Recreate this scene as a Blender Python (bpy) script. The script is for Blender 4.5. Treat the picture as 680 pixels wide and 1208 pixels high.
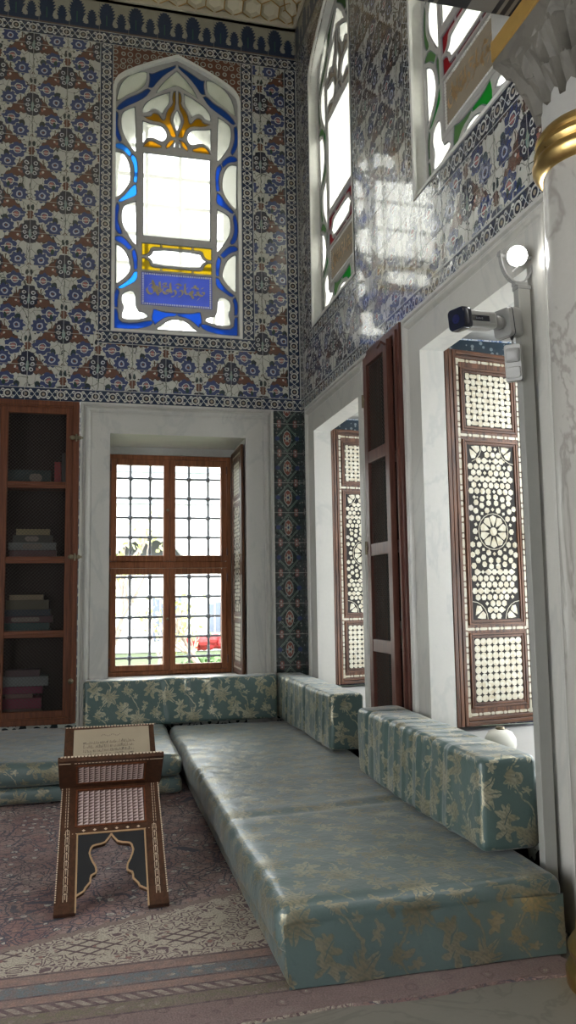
import bpy, bmesh, math, random
from mathutils import Vector, Matrix, noise
from mathutils.geometry import tessellate_polygon, delaunay_2d_cdt

for o in list(bpy.data.objects):
    bpy.data.objects.remove(o)
SC = bpy.context.scene
COL = SC.collection
R = math.radians
PI = math.pi

# ---------------------------------------------------------------- camera
cam = bpy.data.cameras.new('camera')
camo = bpy.data.objects.new('camera', cam)
COL.objects.link(camo)
SC.camera = camo
YAW, PITCH, ROLL, FPX = 0.241157, 0.1053977, -0.0146285, 935.07
cam.sensor_fit = 'VERTICAL'
cam.sensor_height = 36.0
cam.lens = FPX / 1208.0 * 36.0
cam.clip_start = 0.05
cam.clip_end = 300
F_ = Vector((math.sin(YAW) * math.cos(PITCH), math.cos(YAW) * math.cos(PITCH), math.sin(PITCH)))
R0 = Vector((math.cos(YAW), -math.sin(YAW), 0))
U0 = R0.cross(F_)
Rv = R0 * math.cos(ROLL) + U0 * math.sin(ROLL)
Uv = -R0 * math.sin(ROLL) + U0 * math.cos(ROLL)
m = Matrix((Rv, Uv, -F_)).transposed().to_4x4()
m.translation = Vector((0, 0, 1.5))
camo.matrix_world = m

# ---------------------------------------------------------------- world and exposure
world = bpy.data.worlds.new('overcast_sky')
SC.world = world
world.use_nodes = True
wn = world.node_tree
wn.nodes.clear()
wo = wn.nodes.new('ShaderNodeOutputWorld')
bg = wn.nodes.new('ShaderNodeBackground')
tc = wn.nodes.new('ShaderNodeTexCoord')
sep = wn.nodes.new('ShaderNodeSeparateXYZ')
ramp = wn.nodes.new('ShaderNodeValToRGB')
ramp.color_ramp.elements[0].position = 0.0
ramp.color_ramp.elements[0].color = (0.94, 0.95, 0.95, 1)
ramp.color_ramp.elements[1].position = 0.7
ramp.color_ramp.elements[1].color = (0.95, 0.97, 1.0, 1)
wn.links.new(tc.outputs['Generated'], sep.inputs[0])
wn.links.new(sep.outputs[2], ramp.inputs[0])
wn.links.new(ramp.outputs[0], bg.inputs[0])
bg.inputs[1].default_value = 9.0
wn.links.new(bg.outputs[0], wo.inputs[0])
SC.view_settings.view_transform = 'Standard'
SC.view_settings.look = 'None'
SC.view_settings.gamma = 1.0
SC.view_settings.use_curve_mapping = False
SC.view_settings.exposure = 0.48

# light portals in the window openings (they only guide the sky light in)
def portal(name, loc, rot, sx, sy):
    l = bpy.data.lights.new(name, 'AREA')
    l.shape = 'RECTANGLE'
    l.size = sx
    l.size_y = sy
    l.cycles.is_portal = True
    o = bpy.data.objects.new(name, l)
    o.location = loc
    o.rotation_euler = rot
    COL.objects.link(o)
portal('portal_back_low', (0.79, 8.80, 1.86), (R(-90), 0, 0), 1.5, 2.6)
portal('portal_back_high', (0.812, 8.30, 5.7), (R(-90), 0, 0), 1.5, 3.2)
for yc in (6.62, 4.04):
    portal('portal_side_low', (3.40, yc, 1.93), (0, R(90), 0), 2.8, 1.9)
for yc in (6.735, 4.135):
    portal('portal_side_high', (2.60, yc, 5.7), (0, R(90), 0), 3.2, 1.5)

# ---------------------------------------------------------------- shader helpers
T = None
class X:
    def __init__(s, k): s.k = k
    def __add__(a, b): return M('ADD', a, b)
    def __radd__(a, b): return M('ADD', a, b)
    def __sub__(a, b): return M('SUBTRACT', a, b)
    def __rsub__(a, b): return M('SUBTRACT', b, a)
    def __mul__(a, b): return M('MULTIPLY', a, b)
    def __rmul__(a, b): return M('MULTIPLY', a, b)
    def __truediv__(a, b): return M('DIVIDE', a, b)
    def __neg__(a): return M('MULTIPLY', a, -1.0)
def put(inp, v):
    if isinstance(v, X):
        T.links.new(v.k, inp)
    elif isinstance(v, (tuple, list)):
        inp.default_value = tuple(v) if len(v) != 3 or inp.type != 'RGBA' else (*v, 1)
    else:
        inp.default_value = v
def M(op, *a):
    n = T.nodes.new('ShaderNodeMath')
    n.operation = op
    for i, v in enumerate(a):
        put(n.inputs[i], v)
    return X(n.outputs[0])
def mn(a, b): return M('MINIMUM', a, b)
def mx(a, b): return M('MAXIMUM', a, b)
def ab(a): return M('ABSOLUTE', a)
def lt(a, b=0.0): return M('LESS_THAN', a, b)
def gt(a, b=0.0): return M('GREATER_THAN', a, b)
def pp(a, s): return M('PINGPONG', a, s)
def wrap(a, lo, hi): return M('WRAP', a, hi, lo)
def length(x, y): return M('SQRT', x * x + y * y)
def mixc(f, a, b):
    n = T.nodes.new('ShaderNodeMix')
    n.data_type = 'RGBA'
    put(n.inputs[0], f)
    put(n.inputs[6], a)
    put(n.inputs[7], b)
    return X(n.outputs[2])
def vec(x, y, z=0.0):
    n = T.nodes.new('ShaderNodeCombineXYZ')
    put(n.inputs[0], x); put(n.inputs[1], y); put(n.inputs[2], z)
    return X(n.outputs[0])
def uvc():
    n = T.nodes.new('ShaderNodeUVMap')
    n.uv_map = 'UVMap'
    s = T.nodes.new('ShaderNodeSeparateXYZ')
    T.links.new(n.outputs[0], s.inputs[0])
    return X(s.outputs[0]), X(s.outputs[1])
def objc():
    n = T.nodes.new('ShaderNodeTexCoord')
    return X(n.outputs['Object'])
def noi(v, scale, detail=3.0, rough=0.5, dist=0.0):
    n = T.nodes.new('ShaderNodeTexNoise')
    put(n.inputs['Vector'], v)
    n.inputs['Scale'].default_value = scale
    n.inputs['Detail'].default_value = detail
    n.inputs['Roughness'].default_value = rough
    n.inputs['Distortion'].default_value = dist
    return X(n.outputs['Fac'])
def vor(v, scale, feature='F1', out='Distance', rnd=1.0):
    n = T.nodes.new('ShaderNodeTexVoronoi')
    n.feature = feature
    put(n.inputs['Vector'], v)
    n.inputs['Scale'].default_value = scale
    n.inputs['Randomness'].default_value = rnd
    return X(n.outputs[out])
def smooth(v, a, b, lo=0.0, hi=1.0):
    n = T.nodes.new('ShaderNodeMapRange')
    n.interpolation_type = 'SMOOTHSTEP'
    put(n.inputs[0], v)
    n.inputs[1].default_value = a
    n.inputs[2].default_value = b
    n.inputs[3].default_value = lo
    n.inputs[4].default_value = hi
    return X(n.outputs[0])
def bump(h, strength=0.3, dist=0.01):
    n = T.nodes.new('ShaderNodeBump')
    n.inputs['Strength'].default_value = strength
    n.inputs['Distance'].default_value = dist
    put(n.inputs['Height'], h)
    return X(n.outputs[0])
def vscale(v, sx, sy, sz):
    n = T.nodes.new('ShaderNodeVectorMath')
    n.operation = 'MULTIPLY'
    put(n.inputs[0], v)
    n.inputs[1].default_value = (sx, sy, sz)
    return X(n.outputs[0])
MATS = {}
def mat(name, fn):
    """fn fills a Principled node and returns dict of inputs"""
    global T
    m_ = bpy.data.materials.new(name)
    m_.use_nodes = True
    T = m_.node_tree
    b = T.nodes['Principled BSDF']
    d = fn()
    for k, v in d.items():
        put(b.inputs[k], v)
    MATS[name] = m_
    return m_
def simple(name, col, rough=0.5, metal=0.0, var=0.12, scale=20.0, **kw):
    def fn():
        n = noi(objc(), scale, 3)
        c2 = tuple(min(1, c * (1 - var)) for c in col)
        c1 = tuple(min(1, c * (1 + var)) for c in col)
        d = {'Base Color': mixc(n, c2, c1), 'Roughness': rough, 'Metallic': metal}
        d.update(kw)
        return d
    return mat(name, fn)

WHITE = (0.52, 0.515, 0.46)
NAVY = (0.014, 0.020, 0.050)
BLUE = (0.042, 0.058, 0.140)
TEAL = (0.012, 0.035, 0.042)
RUST = (0.120, 0.055, 0.036)
GREEN = (0.022, 0.050, 0.038)

def rosette(x, y, r, n, amp):
    """negative inside"""
    d = length(x, y)
    a = M('ARCTAN2', y, x)
    return d - (r + M('COSINE', a * float(n)) * (r * amp)), d
def ell(x, y, a, b):
    return length(x * (1.0 / a), y * (1.0 / b)) - 1.0

P_ = 0.335
def cell_layer(col, a, b):
    """one half of the half-drop flower lattice; a >= 0 from the axis, b in -P..P"""
    # wing leaves
    w = mx(mx((a * 0.67 + b * 0.742) - 0.105, (-0.985) * b - a * 0.03 - 0.085), 0.045 - a)
    edge = M('SINE', a * 130.0) * 0.007
    w = w + edge
    col = mixc(lt(w - 0.006), col, (0.03, 0.022, 0.02))
    col = mixc(lt(w), col, RUST)
    col = mixc(lt(ell(a - 0.09, b + 0.045, 0.02, 0.012)), col, (0.26, 0.12, 0.09))
    hole = length(a - 0.115, b + 0.03) - 0.011
    col = mixc(lt(hole), col, WHITE)
    # stems
    st = ab(length(a - 0.107, b + 0.263) - 0.115) - 0.0045
    st = mx(st, b + 0.235)
    col = mixc(lt(st), col, (0.09, 0.05, 0.03))
    col = mixc(lt(mx(a - 0.005, ab(b + 0.2) - 0.1)), col, GREEN)
    # pomegranate
    o = ell(a, b - 0.01, 0.088, 0.125) + M('SINE', b * 150.0) * 0.05
    col = mixc(lt(o), col, NAVY)
    for (px, py) in ((0.045, 0.055), (0.05, 0.0), (0.034, -0.05)):
        d = length(a - px, b - py)
        col = mixc(lt(ab(d - 0.0155) - 0.0045), col, WHITE)
    col = mixc(lt(ell(a, b + 0.01, 0.013, 0.05)), col, (0.22, 0.32, 0.26))
    # rosette with a spike
    col = mixc(lt(ell(a - 0.238, b - 0.135, 0.028, 0.036)), col, TEAL)
    f, d = rosette(a - 0.227, b - 0.055, 0.072, 9, 0.12)
    col = mixc(lt(f), col, BLUE)
    col = mixc(lt(ab(d - 0.026) - 0.006), col, (0.40, 0.42, 0.48))
    col = mixc(lt(d - 0.011), col, RUST)
    # half open flower
    f, d = rosette(a - 0.20, b + 0.155, 0.078, 7, 0.10)
    col = mixc(lt(f), col, BLUE)
    col = mixc(lt(ab(d - 0.034) - 0.004), col, WHITE)
    col = mixc(lt(d - 0.024), col, (0.30, 0.13, 0.12))
    col = mixc(lt(mx(ab(b + 0.158) - 0.004, ab(a - 0.2) - 0.07)), col, WHITE)
    # flames on the axis
    col = mixc(lt(ell(a, b - 0.185, 0.03, 0.045) + M('SINE', b * 200.0) * 0.15), col, RUST)
    col = mixc(lt(ell(a - 0.02, b - 0.26, 0.014, 0.03)), col, TEAL)
    col = mixc(lt(ell(a - 0.12, b - 0.15, 0.016, 0.028)), col, GREEN)
    col = mixc(lt(ell(a - 0.06, b - 0.20, 0.022, 0.012)), col, BLUE)
    return col
def tile_gloss(h):
    return {'Roughness': 0.16, 'Specular IOR Level': 0.8, 'Coat Weight': 0.6, 'Coat Roughness': 0.05, 'Normal': bump(h, 0.9, 0.014)}
def field_fn():
    u, v = uvc()
    n1 = noi(vec(u, v), 22.0, 2)
    n2 = noi(vec(v, u, 3.1), 22.0, 2)
    uw = u + (n1 - 0.5) * 0.026
    vw = v + (n2 - 0.5) * 0.026
    col = mixc(noi(vec(u, v, 5.0), 3.0, 2), WHITE, tuple(c * 0.82 for c in WHITE))
    lv = vor(vec(uw, vw), 17.0, rnd=0.9)
    col = mixc(lt(lv, 0.17), col, NAVY)
    lv2 = vor(vec(uw + 4.0, vw * 0.7), 13.0, 'DISTANCE_TO_EDGE')
    col = mixc(lt(lv2, 0.016), col, (0.09, 0.095, 0.08))
    a = pp(uw + 0.65, P_)
    b = wrap(vw - 6.46, -P_, P_)
    col = cell_layer(col, a, b)
    a2 = pp(uw + 0.65 + P_, P_)
    b2 = wrap(vw - 6.46 + P_, -P_, P_)
    col = cell_layer(col, a2, b2)
    jt = mn(pp(u + 0.65 + P_, P_ / 2), pp(v - 6.46 + 0.0, P_ / 2))
    col = mixc(lt(jt, 0.0028), col, (0.33, 0.32, 0.28))
    wv = noi(vec(u, v, 1.0), 5.0, 3) + noi(vec(u, v, 2.0), 38.0, 2) * 0.30
    d = {'Base Color': col}
    d.update(tile_gloss(wv + smooth(jt, 0.0, 0.006) * 0.25))
    return d
mat('tile_field', field_fn)
def border_fn(swap):
    def fn():
        u, v = uvc()
        if swap:
            u, v = v, u
        # strip coordinate: v is 0..0.135 across the band
        v = v - 0.0675
        n = noi(vec(u, v), 60.0, 1)
        col = mixc(n, (0.012, 0.02, 0.05), (0.02, 0.035, 0.07))
        w = M('SINE', u * (2 * PI / 0.165)) * 0.038
        col = mixc(lt(ab(v - w) - 0.0055), col, WHITE)
        col = mixc(lt(ab(v + w) - 0.0045), col, (0.40, 0.42, 0.42))
        a = pp(u, 0.0825)
        q = length(a - 0.045, ab(v) - 0.032)
        col = mixc(lt(ab(q - 0.012) - 0.004), col, WHITE)
        a0 = pp(u, 0.0825)
        d = length(a0, v)
        col = mixc(lt(d - 0.045), col, (0.014, 0.02, 0.05))
        col = mixc(lt(ab(d - 0.034) - 0.0065), col, WHITE)
        col = mixc(lt(d - 0.014), col, (0.30, 0.25, 0.18))
        col = mixc(lt(0.0605 - ab(v)), col, (0.42, 0.43, 0.40))
        j = pp(u, P_ / 2)
        col = mixc(lt(j, 0.003), col, (0.36, 0.35, 0.32))
        r = {'Base Color': col}
        r.update(tile_gloss(noi(vec(u, v, 1.0), 7.0, 3) + smooth(j, 0, .006) * .3))
        return r
    return fn
mat('tile_border_h', border_fn(False))
mat('tile_border_v', border_fn(True))
def strip_fn():
    u, v = uvc()
    n = noi(vec(u, v), 30.0, 2)
    uw = u + (n - 0.5) * 0.01
    vw = v + (noi(vec(v, u), 30.0, 2) - 0.5) * 0.01
    a = ab(uw)
    b = wrap(vw, -0.155, 0.155)
    col = mixc(noi(vec(u, v), 55.0, 1), (0.016, 0.024, 0.026), (0.034, 0.052, 0.048))
    c = vor(vec(uw, vw), 26.0, rnd=0.4)
    col = mixc(lt(c, 0.22), col, (0.20, 0.24, 0.22))
    col = mixc(lt(c, 0.12), col, (0.16, 0.05, 0.04))
    # ogee lattice
    og = ab(a * 1.15 + ab(b) - 0.135)
    col = mixc(lt(og, 0.011), col, (0.28, 0.30, 0.27))
    col = mixc(lt(og, 0.006), col, (0.03, 0.09, 0.06))
    m_ = length(a * 1.55, b) - 0.085
    col = mixc(lt(m_ + a * 0.4), col, (0.34, 0.36, 0.33))
    col = mixc(lt(m_ + a * 0.4 + 0.010), col, (0.17, 0.055, 0.04))
    f, d = rosette(a * 1.3, b, 0.036, 6, 0.3)
    col = mixc(lt(f), col, (0.30, 0.30, 0.26))
    col = mixc(lt(d, 0.014), col, (0.02, 0.03, 0.08))
    col = mixc(lt(length(a - 0.105, b) - 0.024), col, (0.03, 0.045, 0.12))
    e = length(a - 0.085, ab(b) - 0.135)
    col = mixc(lt(e - 0.022), col, (0.19, 0.08, 0.07))
    col = mixc(lt(e - 0.009), col, (0.36, 0.36, 0.33))
    j = pp(v + 0.155, 0.155)
    col = mixc(lt(j, 0.003), col, (0.30, 0.30, 0.27))
    r = {'Base Color': col}
    r.update(tile_gloss(noi(vec(u, v, 1.0), 8.0, 3)))
    return r
mat('tile_strip', strip_fn)
def frieze_fn():
    u, v = uvc()      # v 0..0.36
    col = mixc(noi(vec(u, v), 6.0), (0.30, 0.29, 0.22), (0.36, 0.34, 0.26))
    a = pp(u, 0.15)
    # spiky palmette on the axis, smaller one on the half period
    def palm(aa, zc, hz, wd, tooth):
        k = 1.0 - (v - zc) * (v - zc) * (1.0 / (hz * hz))
        w = M('SQRT', mx(k, 0.0)) * wd + ab(wrap(v - aa * 0.8, -tooth, tooth)) * 1.5 - 0.010
        return mx(aa - w, ab(v - zc) - hz)
    big = mn(palm(a, 0.165, 0.150, 0.074, 0.020), mx(a - 0.05, v - 0.1))
    sm = palm(0.15 - a, 0.115, 0.105, 0.044, 0.016)
    base = v - 0.062
    dark = mn(mn(big, sm), base)
    col = mixc(lt(dark), col, mixc(noi(vec(u, v), 40.0), (0.012, 0.018, 0.05), (0.022, 0.045, 0.09)))
    dr = length(a - 0.092, v - 0.078) - 0.022
    col = mixc(lt(dr), col, (0.34, 0.33, 0.27))
    hk = mx(ab(length(a - 0.105, v - 0.10) - 0.036) - 0.010, a - 0.098)
    col = mixc(lt(hk), col, (0.34, 0.33, 0.27))
    col = mixc(lt(mx(ab(a - 0.0) - 0.007, ab(v - 0.12) - 0.06)), col, (0.03, 0.09, 0.07))
    col = mixc(lt(v, 0.018), col, (0.12, 0.085, 0.065))
    j = pp(u + 0.075, 0.15)
    col = mixc(lt(j, 0.0025), col, (0.24, 0.23, 0.19))
    return {'Base Color': col, 'Roughness': 0.3}
mat('tile_frieze', frieze_fn)
def spandrel_fn():
    u, v = uvc()
    col = mixc(noi(vec(u, v), 30.0), (0.10, 0.045, 0.03), (0.15, 0.065, 0.04))
    x = wrap(u, 0.0, 0.075)
    c = vor(vec(u, v), 13.0, rnd=0.25)
    col = mixc(lt(ab(c - 0.34) - 0.055), col, (0.33, 0.33, 0.29))
    col = mixc(lt(c, 0.10), col, (0.33, 0.33, 0.29))
    return {'Base Color': col, 'Roughness': 0.25}
mat('tile_spandrel', spandrel_fn)
def plinth_fn():
    u, v = uvc()
    a = pp(u, 0.14)
    b = wrap(v, -0.14, 0.14)
    f, d = rosette(a, b, 0.06, 5, 0.35)
    f2, d2 = rosette(a - 0.14, b - 0.02, 0.045, 5, 0.3)
    s = ab(b - M('SINE', u * 22.0) * 0.05) - 0.008
    col = mixc(lt(mn(mn(f, f2), s)), (0.012, 0.02, 0.022), (0.42, 0.44, 0.40))
    col = mixc(lt(mn(d, d2) - 0.018), col, (0.02, 0.04, 0.04))
    return {'Base Color': col, 'Roughness': 0.2}
mat('tile_plinth', plinth_fn)
def reveal_fn():
    u, v = uvc()
    n = noi(vec(u, v), 14.0, 3)
    c = vor(vec(u + n * 0.05, v), 7.0, rnd=0.6)
    col = mixc(lt(c, 0.30), (0.56, 0.60, 0.64), (0.05, 0.10, 0.33))
    col = mixc(lt(c, 0.12), col, (0.50, 0.55, 0.62))
    col = mixc(lt(ab(n - 0.5), 0.018), col, (0.05, 0.12, 0.32))
    bnd = mn(pp(v - 3.27, 1.3), pp(u, 9.0))
    col = mixc(lt(ab(v - 3.20), 0.07), col, mixc(lt(vor(vec(u, v), 22.0), 0.3), (0.02, 0.04, 0.06), (0.20, 0.26, 0.28)))
    col = mixc(lt(ab(v - 0.655), 0.05), col, mixc(lt(vor(vec(u, v), 26.0), 0.25), (0.012, 0.02, 0.05), (0.18, 0.20, 0.26)))
    return {'Base Color': col, 'Roughness': 0.15}
mat('tile_reveal', reveal_fn)

def marble(name, base, vein, amount, rough=0.35, scale=1.0):
    def fn():
        v = objc()
        big = noi(vscale(v, 1.0, 1.0, 0.5), 1.6 * scale, 5, 0.6, 1.2)
        fine = noi(v, 45.0, 2)
        ve = ab(big - 0.5)
        k = smooth(ve, 0.0, 0.035, amount, 0.0)
        cl = smooth(noi(v, 1.1 * scale, 4, 0.6), 0.4, 0.75, 0.0, 0.4)
        col = mixc(cl, base, tuple(c * 0.72 for c in base))
        col = mixc(k, col, vein)
        col = mixc(fine * 0.18, col, tuple(c * 0.6 for c in base))
        return {'Base Color': col, 'Roughness': rough, 'Normal': bump(fine, 0.12, 0.004)}
    return mat(name, fn)
marble('marble_frame', (0.47, 0.46, 0.42), (0.28, 0.29, 0.285), 0.30, 0.35, 0.7)
marble('marble_jamb', (0.36, 0.355, 0.33), (0.30, 0.30, 0.29), 0.3, 0.6)
marble('marble_column', (0.40, 0.385, 0.35), (0.16, 0.14, 0.13), 0.5, 0.25, 1.1)
marble('marble_capital', (0.13, 0.12, 0.10), (0.07, 0.065, 0.055), 0.4, 0.6)
marble('marble_sill', (0.50, 0.50, 0.48), (0.35, 0.35, 0.35), 0.2, 0.3)
marble('stone_floor', (0.20, 0.185, 0.155), (0.12, 0.11, 0.09), 0.5, 0.45, 1.2)

def wood(name, c1, c2, rough=0.35, axis='z', sc=1.0):
    def fn():
        v = objc()
        s = {'z': (22, 22, 1.2), 'x': (1.2, 22, 22), 'y': (22, 1.2, 22)}[axis]
        g = noi(vscale(v, *[q * sc for q in s]), 1.6, 4, 0.65, 0.8)
        g2 = noi(vscale(v, *[q * sc * 4 for q in s]), 1.6, 2)
        col = mixc(smooth(g * 0.75 + g2 * 0.25, 0.35, 0.65), c1, c2)
        return {'Base Color': col, 'Roughness': rough, 'Specular IOR Level': 0.3, 'Normal': bump(g2, 0.1, 0.002)}
    return mat(name, fn)
wood('wood_window', (0.15, 0.050, 0.020), (0.27, 0.10, 0.042), 0.45)
wood('wood_cabinet', (0.085, 0.026, 0.010), (0.145, 0.046, 0.018), 0.5)
wood('wood_cabinet_rail', (0.085, 0.026, 0.010), (0.145, 0.046, 0.018), 0.5, 'x')
wood('wood_cupboard', (0.07, 0.026, 0.02), (0.13, 0.055, 0.04), 0.3)
wood('wood_shutter', (0.028, 0.012, 0.007), (0.125, 0.055, 0.028), 0.4)
wood('wood_shutter_rail', (0.028, 0.012, 0.007), (0.125, 0.055, 0.028), 0.4, 'x')
wood('wood_stand', (0.036, 0.015, 0.008), (0.066, 0.028, 0.014), 0.4)
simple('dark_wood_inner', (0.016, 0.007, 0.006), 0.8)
simple('ebony_ground', (0.010, 0.008, 0.007), 0.6, **{'Specular IOR Level': 0.2})
simple('black_lacquer', (0.012, 0.013, 0.016), 0.35)
simple('pale_trim', (0.34, 0.22, 0.12), 0.4)
def nacre_fn():
    n = vor(objc(), 38.0, out='Color')
    k = noi(objc(), 9.0)
    s = T.nodes.new('ShaderNodeSeparateXYZ')
    T.links.new(n.k, s.inputs[0])
    col = mixc(X(s.outputs[0]), (0.33, 0.29, 0.20), (0.42, 0.40, 0.32))
    col = mixc(smooth(k, 0.6, 0.75), col, (0.30, 0.275, 0.23))
    return {'Base Color': col, 'Roughness': 0.3}
mat('nacre', nacre_fn)
simple('nacre_pink', (0.50, 0.40, 0.37), 0.3)
simple('nacre_shade', (0.10, 0.055, 0.045), 0.35)
simple('bone_inlay', (0.52, 0.42, 0.31), 0.4)
simple('wire', (0.05, 0.042, 0.035), 0.6, 0.0)
simple('brass_old', (0.20, 0.17, 0.11), 0.35, 0.8)
simple('iron_grille', (0.10, 0.12, 0.14), 0.6)
def gold_fn():
    n = noi(objc(), 16.0, 3)
    return {'Base Color': mixc(n, (0.48, 0.30, 0.09), (0.80, 0.58, 0.24)), 'Metallic': 1.0,
            'Roughness': mixc(n, (0.2,) * 3, (0.42,) * 3), 'Normal': bump(n, 0.2, 0.01)}
mat('gilded_brass', gold_fn)
simple('gilt_paint', (0.36, 0.22, 0.06), 0.4, 0.3)
simple('plaster', (0.40, 0.39, 0.37), 0.8)
simple('plaster_reveal', (0.66, 0.655, 0.61), 0.8)
simple('cream_paint', (0.60, 0.55, 0.41), 0.7, scale=4)
def beam_fn():
    s = T.nodes.new('ShaderNodeSeparateXYZ')
    T.links.new(objc().k, s.inputs[0])
    x = X(s.outputs[0])
    k = mx(gt(pp(x + 0.05, 0.17), 0.10), lt(ab(pp(x, 0.17) - 0.02), 0.012))
    return {'Base Color': mixc(k, (0.17, 0.16, 0.14), (0.012, 0.013, 0.018)), 'Roughness': 0.5}
mat('beam_paint', beam_fn)
simple('pole_steel', (0.33, 0.33, 0.305), 0.4, 0.2, 0.05)
simple('grey_plastic', (0.26, 0.26, 0.25), 0.4, var=0.04)
simple('grey_plastic_light', (0.34, 0.34, 0.325), 0.4, var=0.04)
simple('black_gloss', (0.006, 0.008, 0.02), 0.08, var=0.02)
simple('lens_glass', (0.01, 0.012, 0.05), 0.05, var=0.02)
simple('logo_white', (0.55, 0.55, 0.55), 0.4)
simple('white_fixture', (0.62, 0.60, 0.52), 0.4, var=0.04)

def brocade(name, base1, base2, mot, mot2, ofs=0.0, up=0.0):
    def fn():
        u, v = uvc()
        nA = noi(vec(u, v), 7.0, 3)
        nB = noi(vec(v, u, 4.0), 7.0, 3)
        fine = noi(vec(u, v, 2.0), 60.0, 2)
        x = u + (nA - 0.5) * 0.10 + ofs
        y = v + (nB - 0.5) * 0.10 + up
        mask = None
        def add(m_, k):
            return k if m_ is None else mx(m_, k)
        for (ox, oy) in ((0.0, 0.0), (0.26, 0.21)):
            a = wrap(x + ox, -0.26, 0.26)
            b = wrap(y + oy, -0.21, 0.21)
            # blossom with cut petals
            f, d = rosette(a, b - 0.03, 0.072, 7, 0.30)
            an = M('ARCTAN2', b - 0.03, a)
            k = lt(mx(f, 0.16 - ab(M('SINE', an * 3.5)) - d * 0.0))
            mask = add(mask, k)
            f, d = rosette(a, b - 0.03, 0.026, 5, 0.2)
            mask = add(mask, lt(f))
            # leaves
            # sprigs scattered between
            for (px, py, rr, nn) in ((-0.20, -0.03, 0.022, 3), (0.05, 0.15, 0.024, 5), (0.20, -0.16, 0.024, 3), (-0.03, -0.17, 0.02, 5), (-0.15, 0.17, 0.02, 3)):
                f, d = rosette(a - px, b - py, rr, nn, 0.4)
                mask = add(mask, lt(f))
            for (px, py, rr, nn) in ((-0.14, 0.07, 0.048, 5), (0.12, -0.08, 0.050, 5), (-0.09, -0.12, 0.034, 3), (0.15, 0.08, 0.030, 6)):
                f, d = rosette(a - px, b - py, rr, nn, 0.38)
                vein = ab((a - px) - (b - py) * 0.6) - 0.004
                mask = add(mask, lt(mx(f, -vein)))
            # stem with buds
            s = ab(a - M('SINE', b * 15.0) * 0.05 + 0.05) - 0.005
            mask = add(mask, lt(s))
            bd = length(ab(a - M('SINE', b * 15.0) * 0.05 + 0.05) - 0.020, wrap(b, -0.018, 0.018)) - 0.006
            mask = add(mask, lt(mx(bd, b)))
        wv = noi(vec(u * 1.0, v * 1.0, 7.0), 2.2, 2)
        base = mixc(wv, base1, base2)
        base = mixc(fine * 0.3, base, tuple(c * 0.7 for c in base1))
        mc = mixc(smooth(nA, 0.35, 0.65), mot, mot2)
        # woven petals: fine lines inside the motifs, worn in places
        ln = smooth(M('SINE', (x * 0.7 + y) * 330.0), -0.4, 0.6, 0.75, 1.0)
        mk = mask * smooth(fine, 0.25, 0.55, 0.35, 1.0) * ln
        col = mixc(mk, base, mc)
        h = mask * 0.6 + noi(vec(u, v, 9.0), 9.0, 3) * 0.8 + fine * 0.15
        return {'Base Color': col, 'Roughness': mixc(mask, (0.36,) * 3, (0.46,) * 3), 'Metallic': mask * 0.7,
                'Sheen Weight': 0.35, 'Sheen Roughness': 0.3, 'Specular IOR Level': 0.65,
                'Normal': bump(h, 0.6, 0.012)}
    return mat(name, fn)
brocade('brocade', (0.070, 0.106, 0.102), (0.106, 0.150, 0.142), (0.38, 0.35, 0.25), (0.26, 0.235, 0.155))
brocade('brocade_cushion', (0.055, 0.098, 0.092), (0.083, 0.128, 0.118), (0.52, 0.48, 0.35), (0.36, 0.33, 0.22), 0.1, 0.07)

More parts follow.
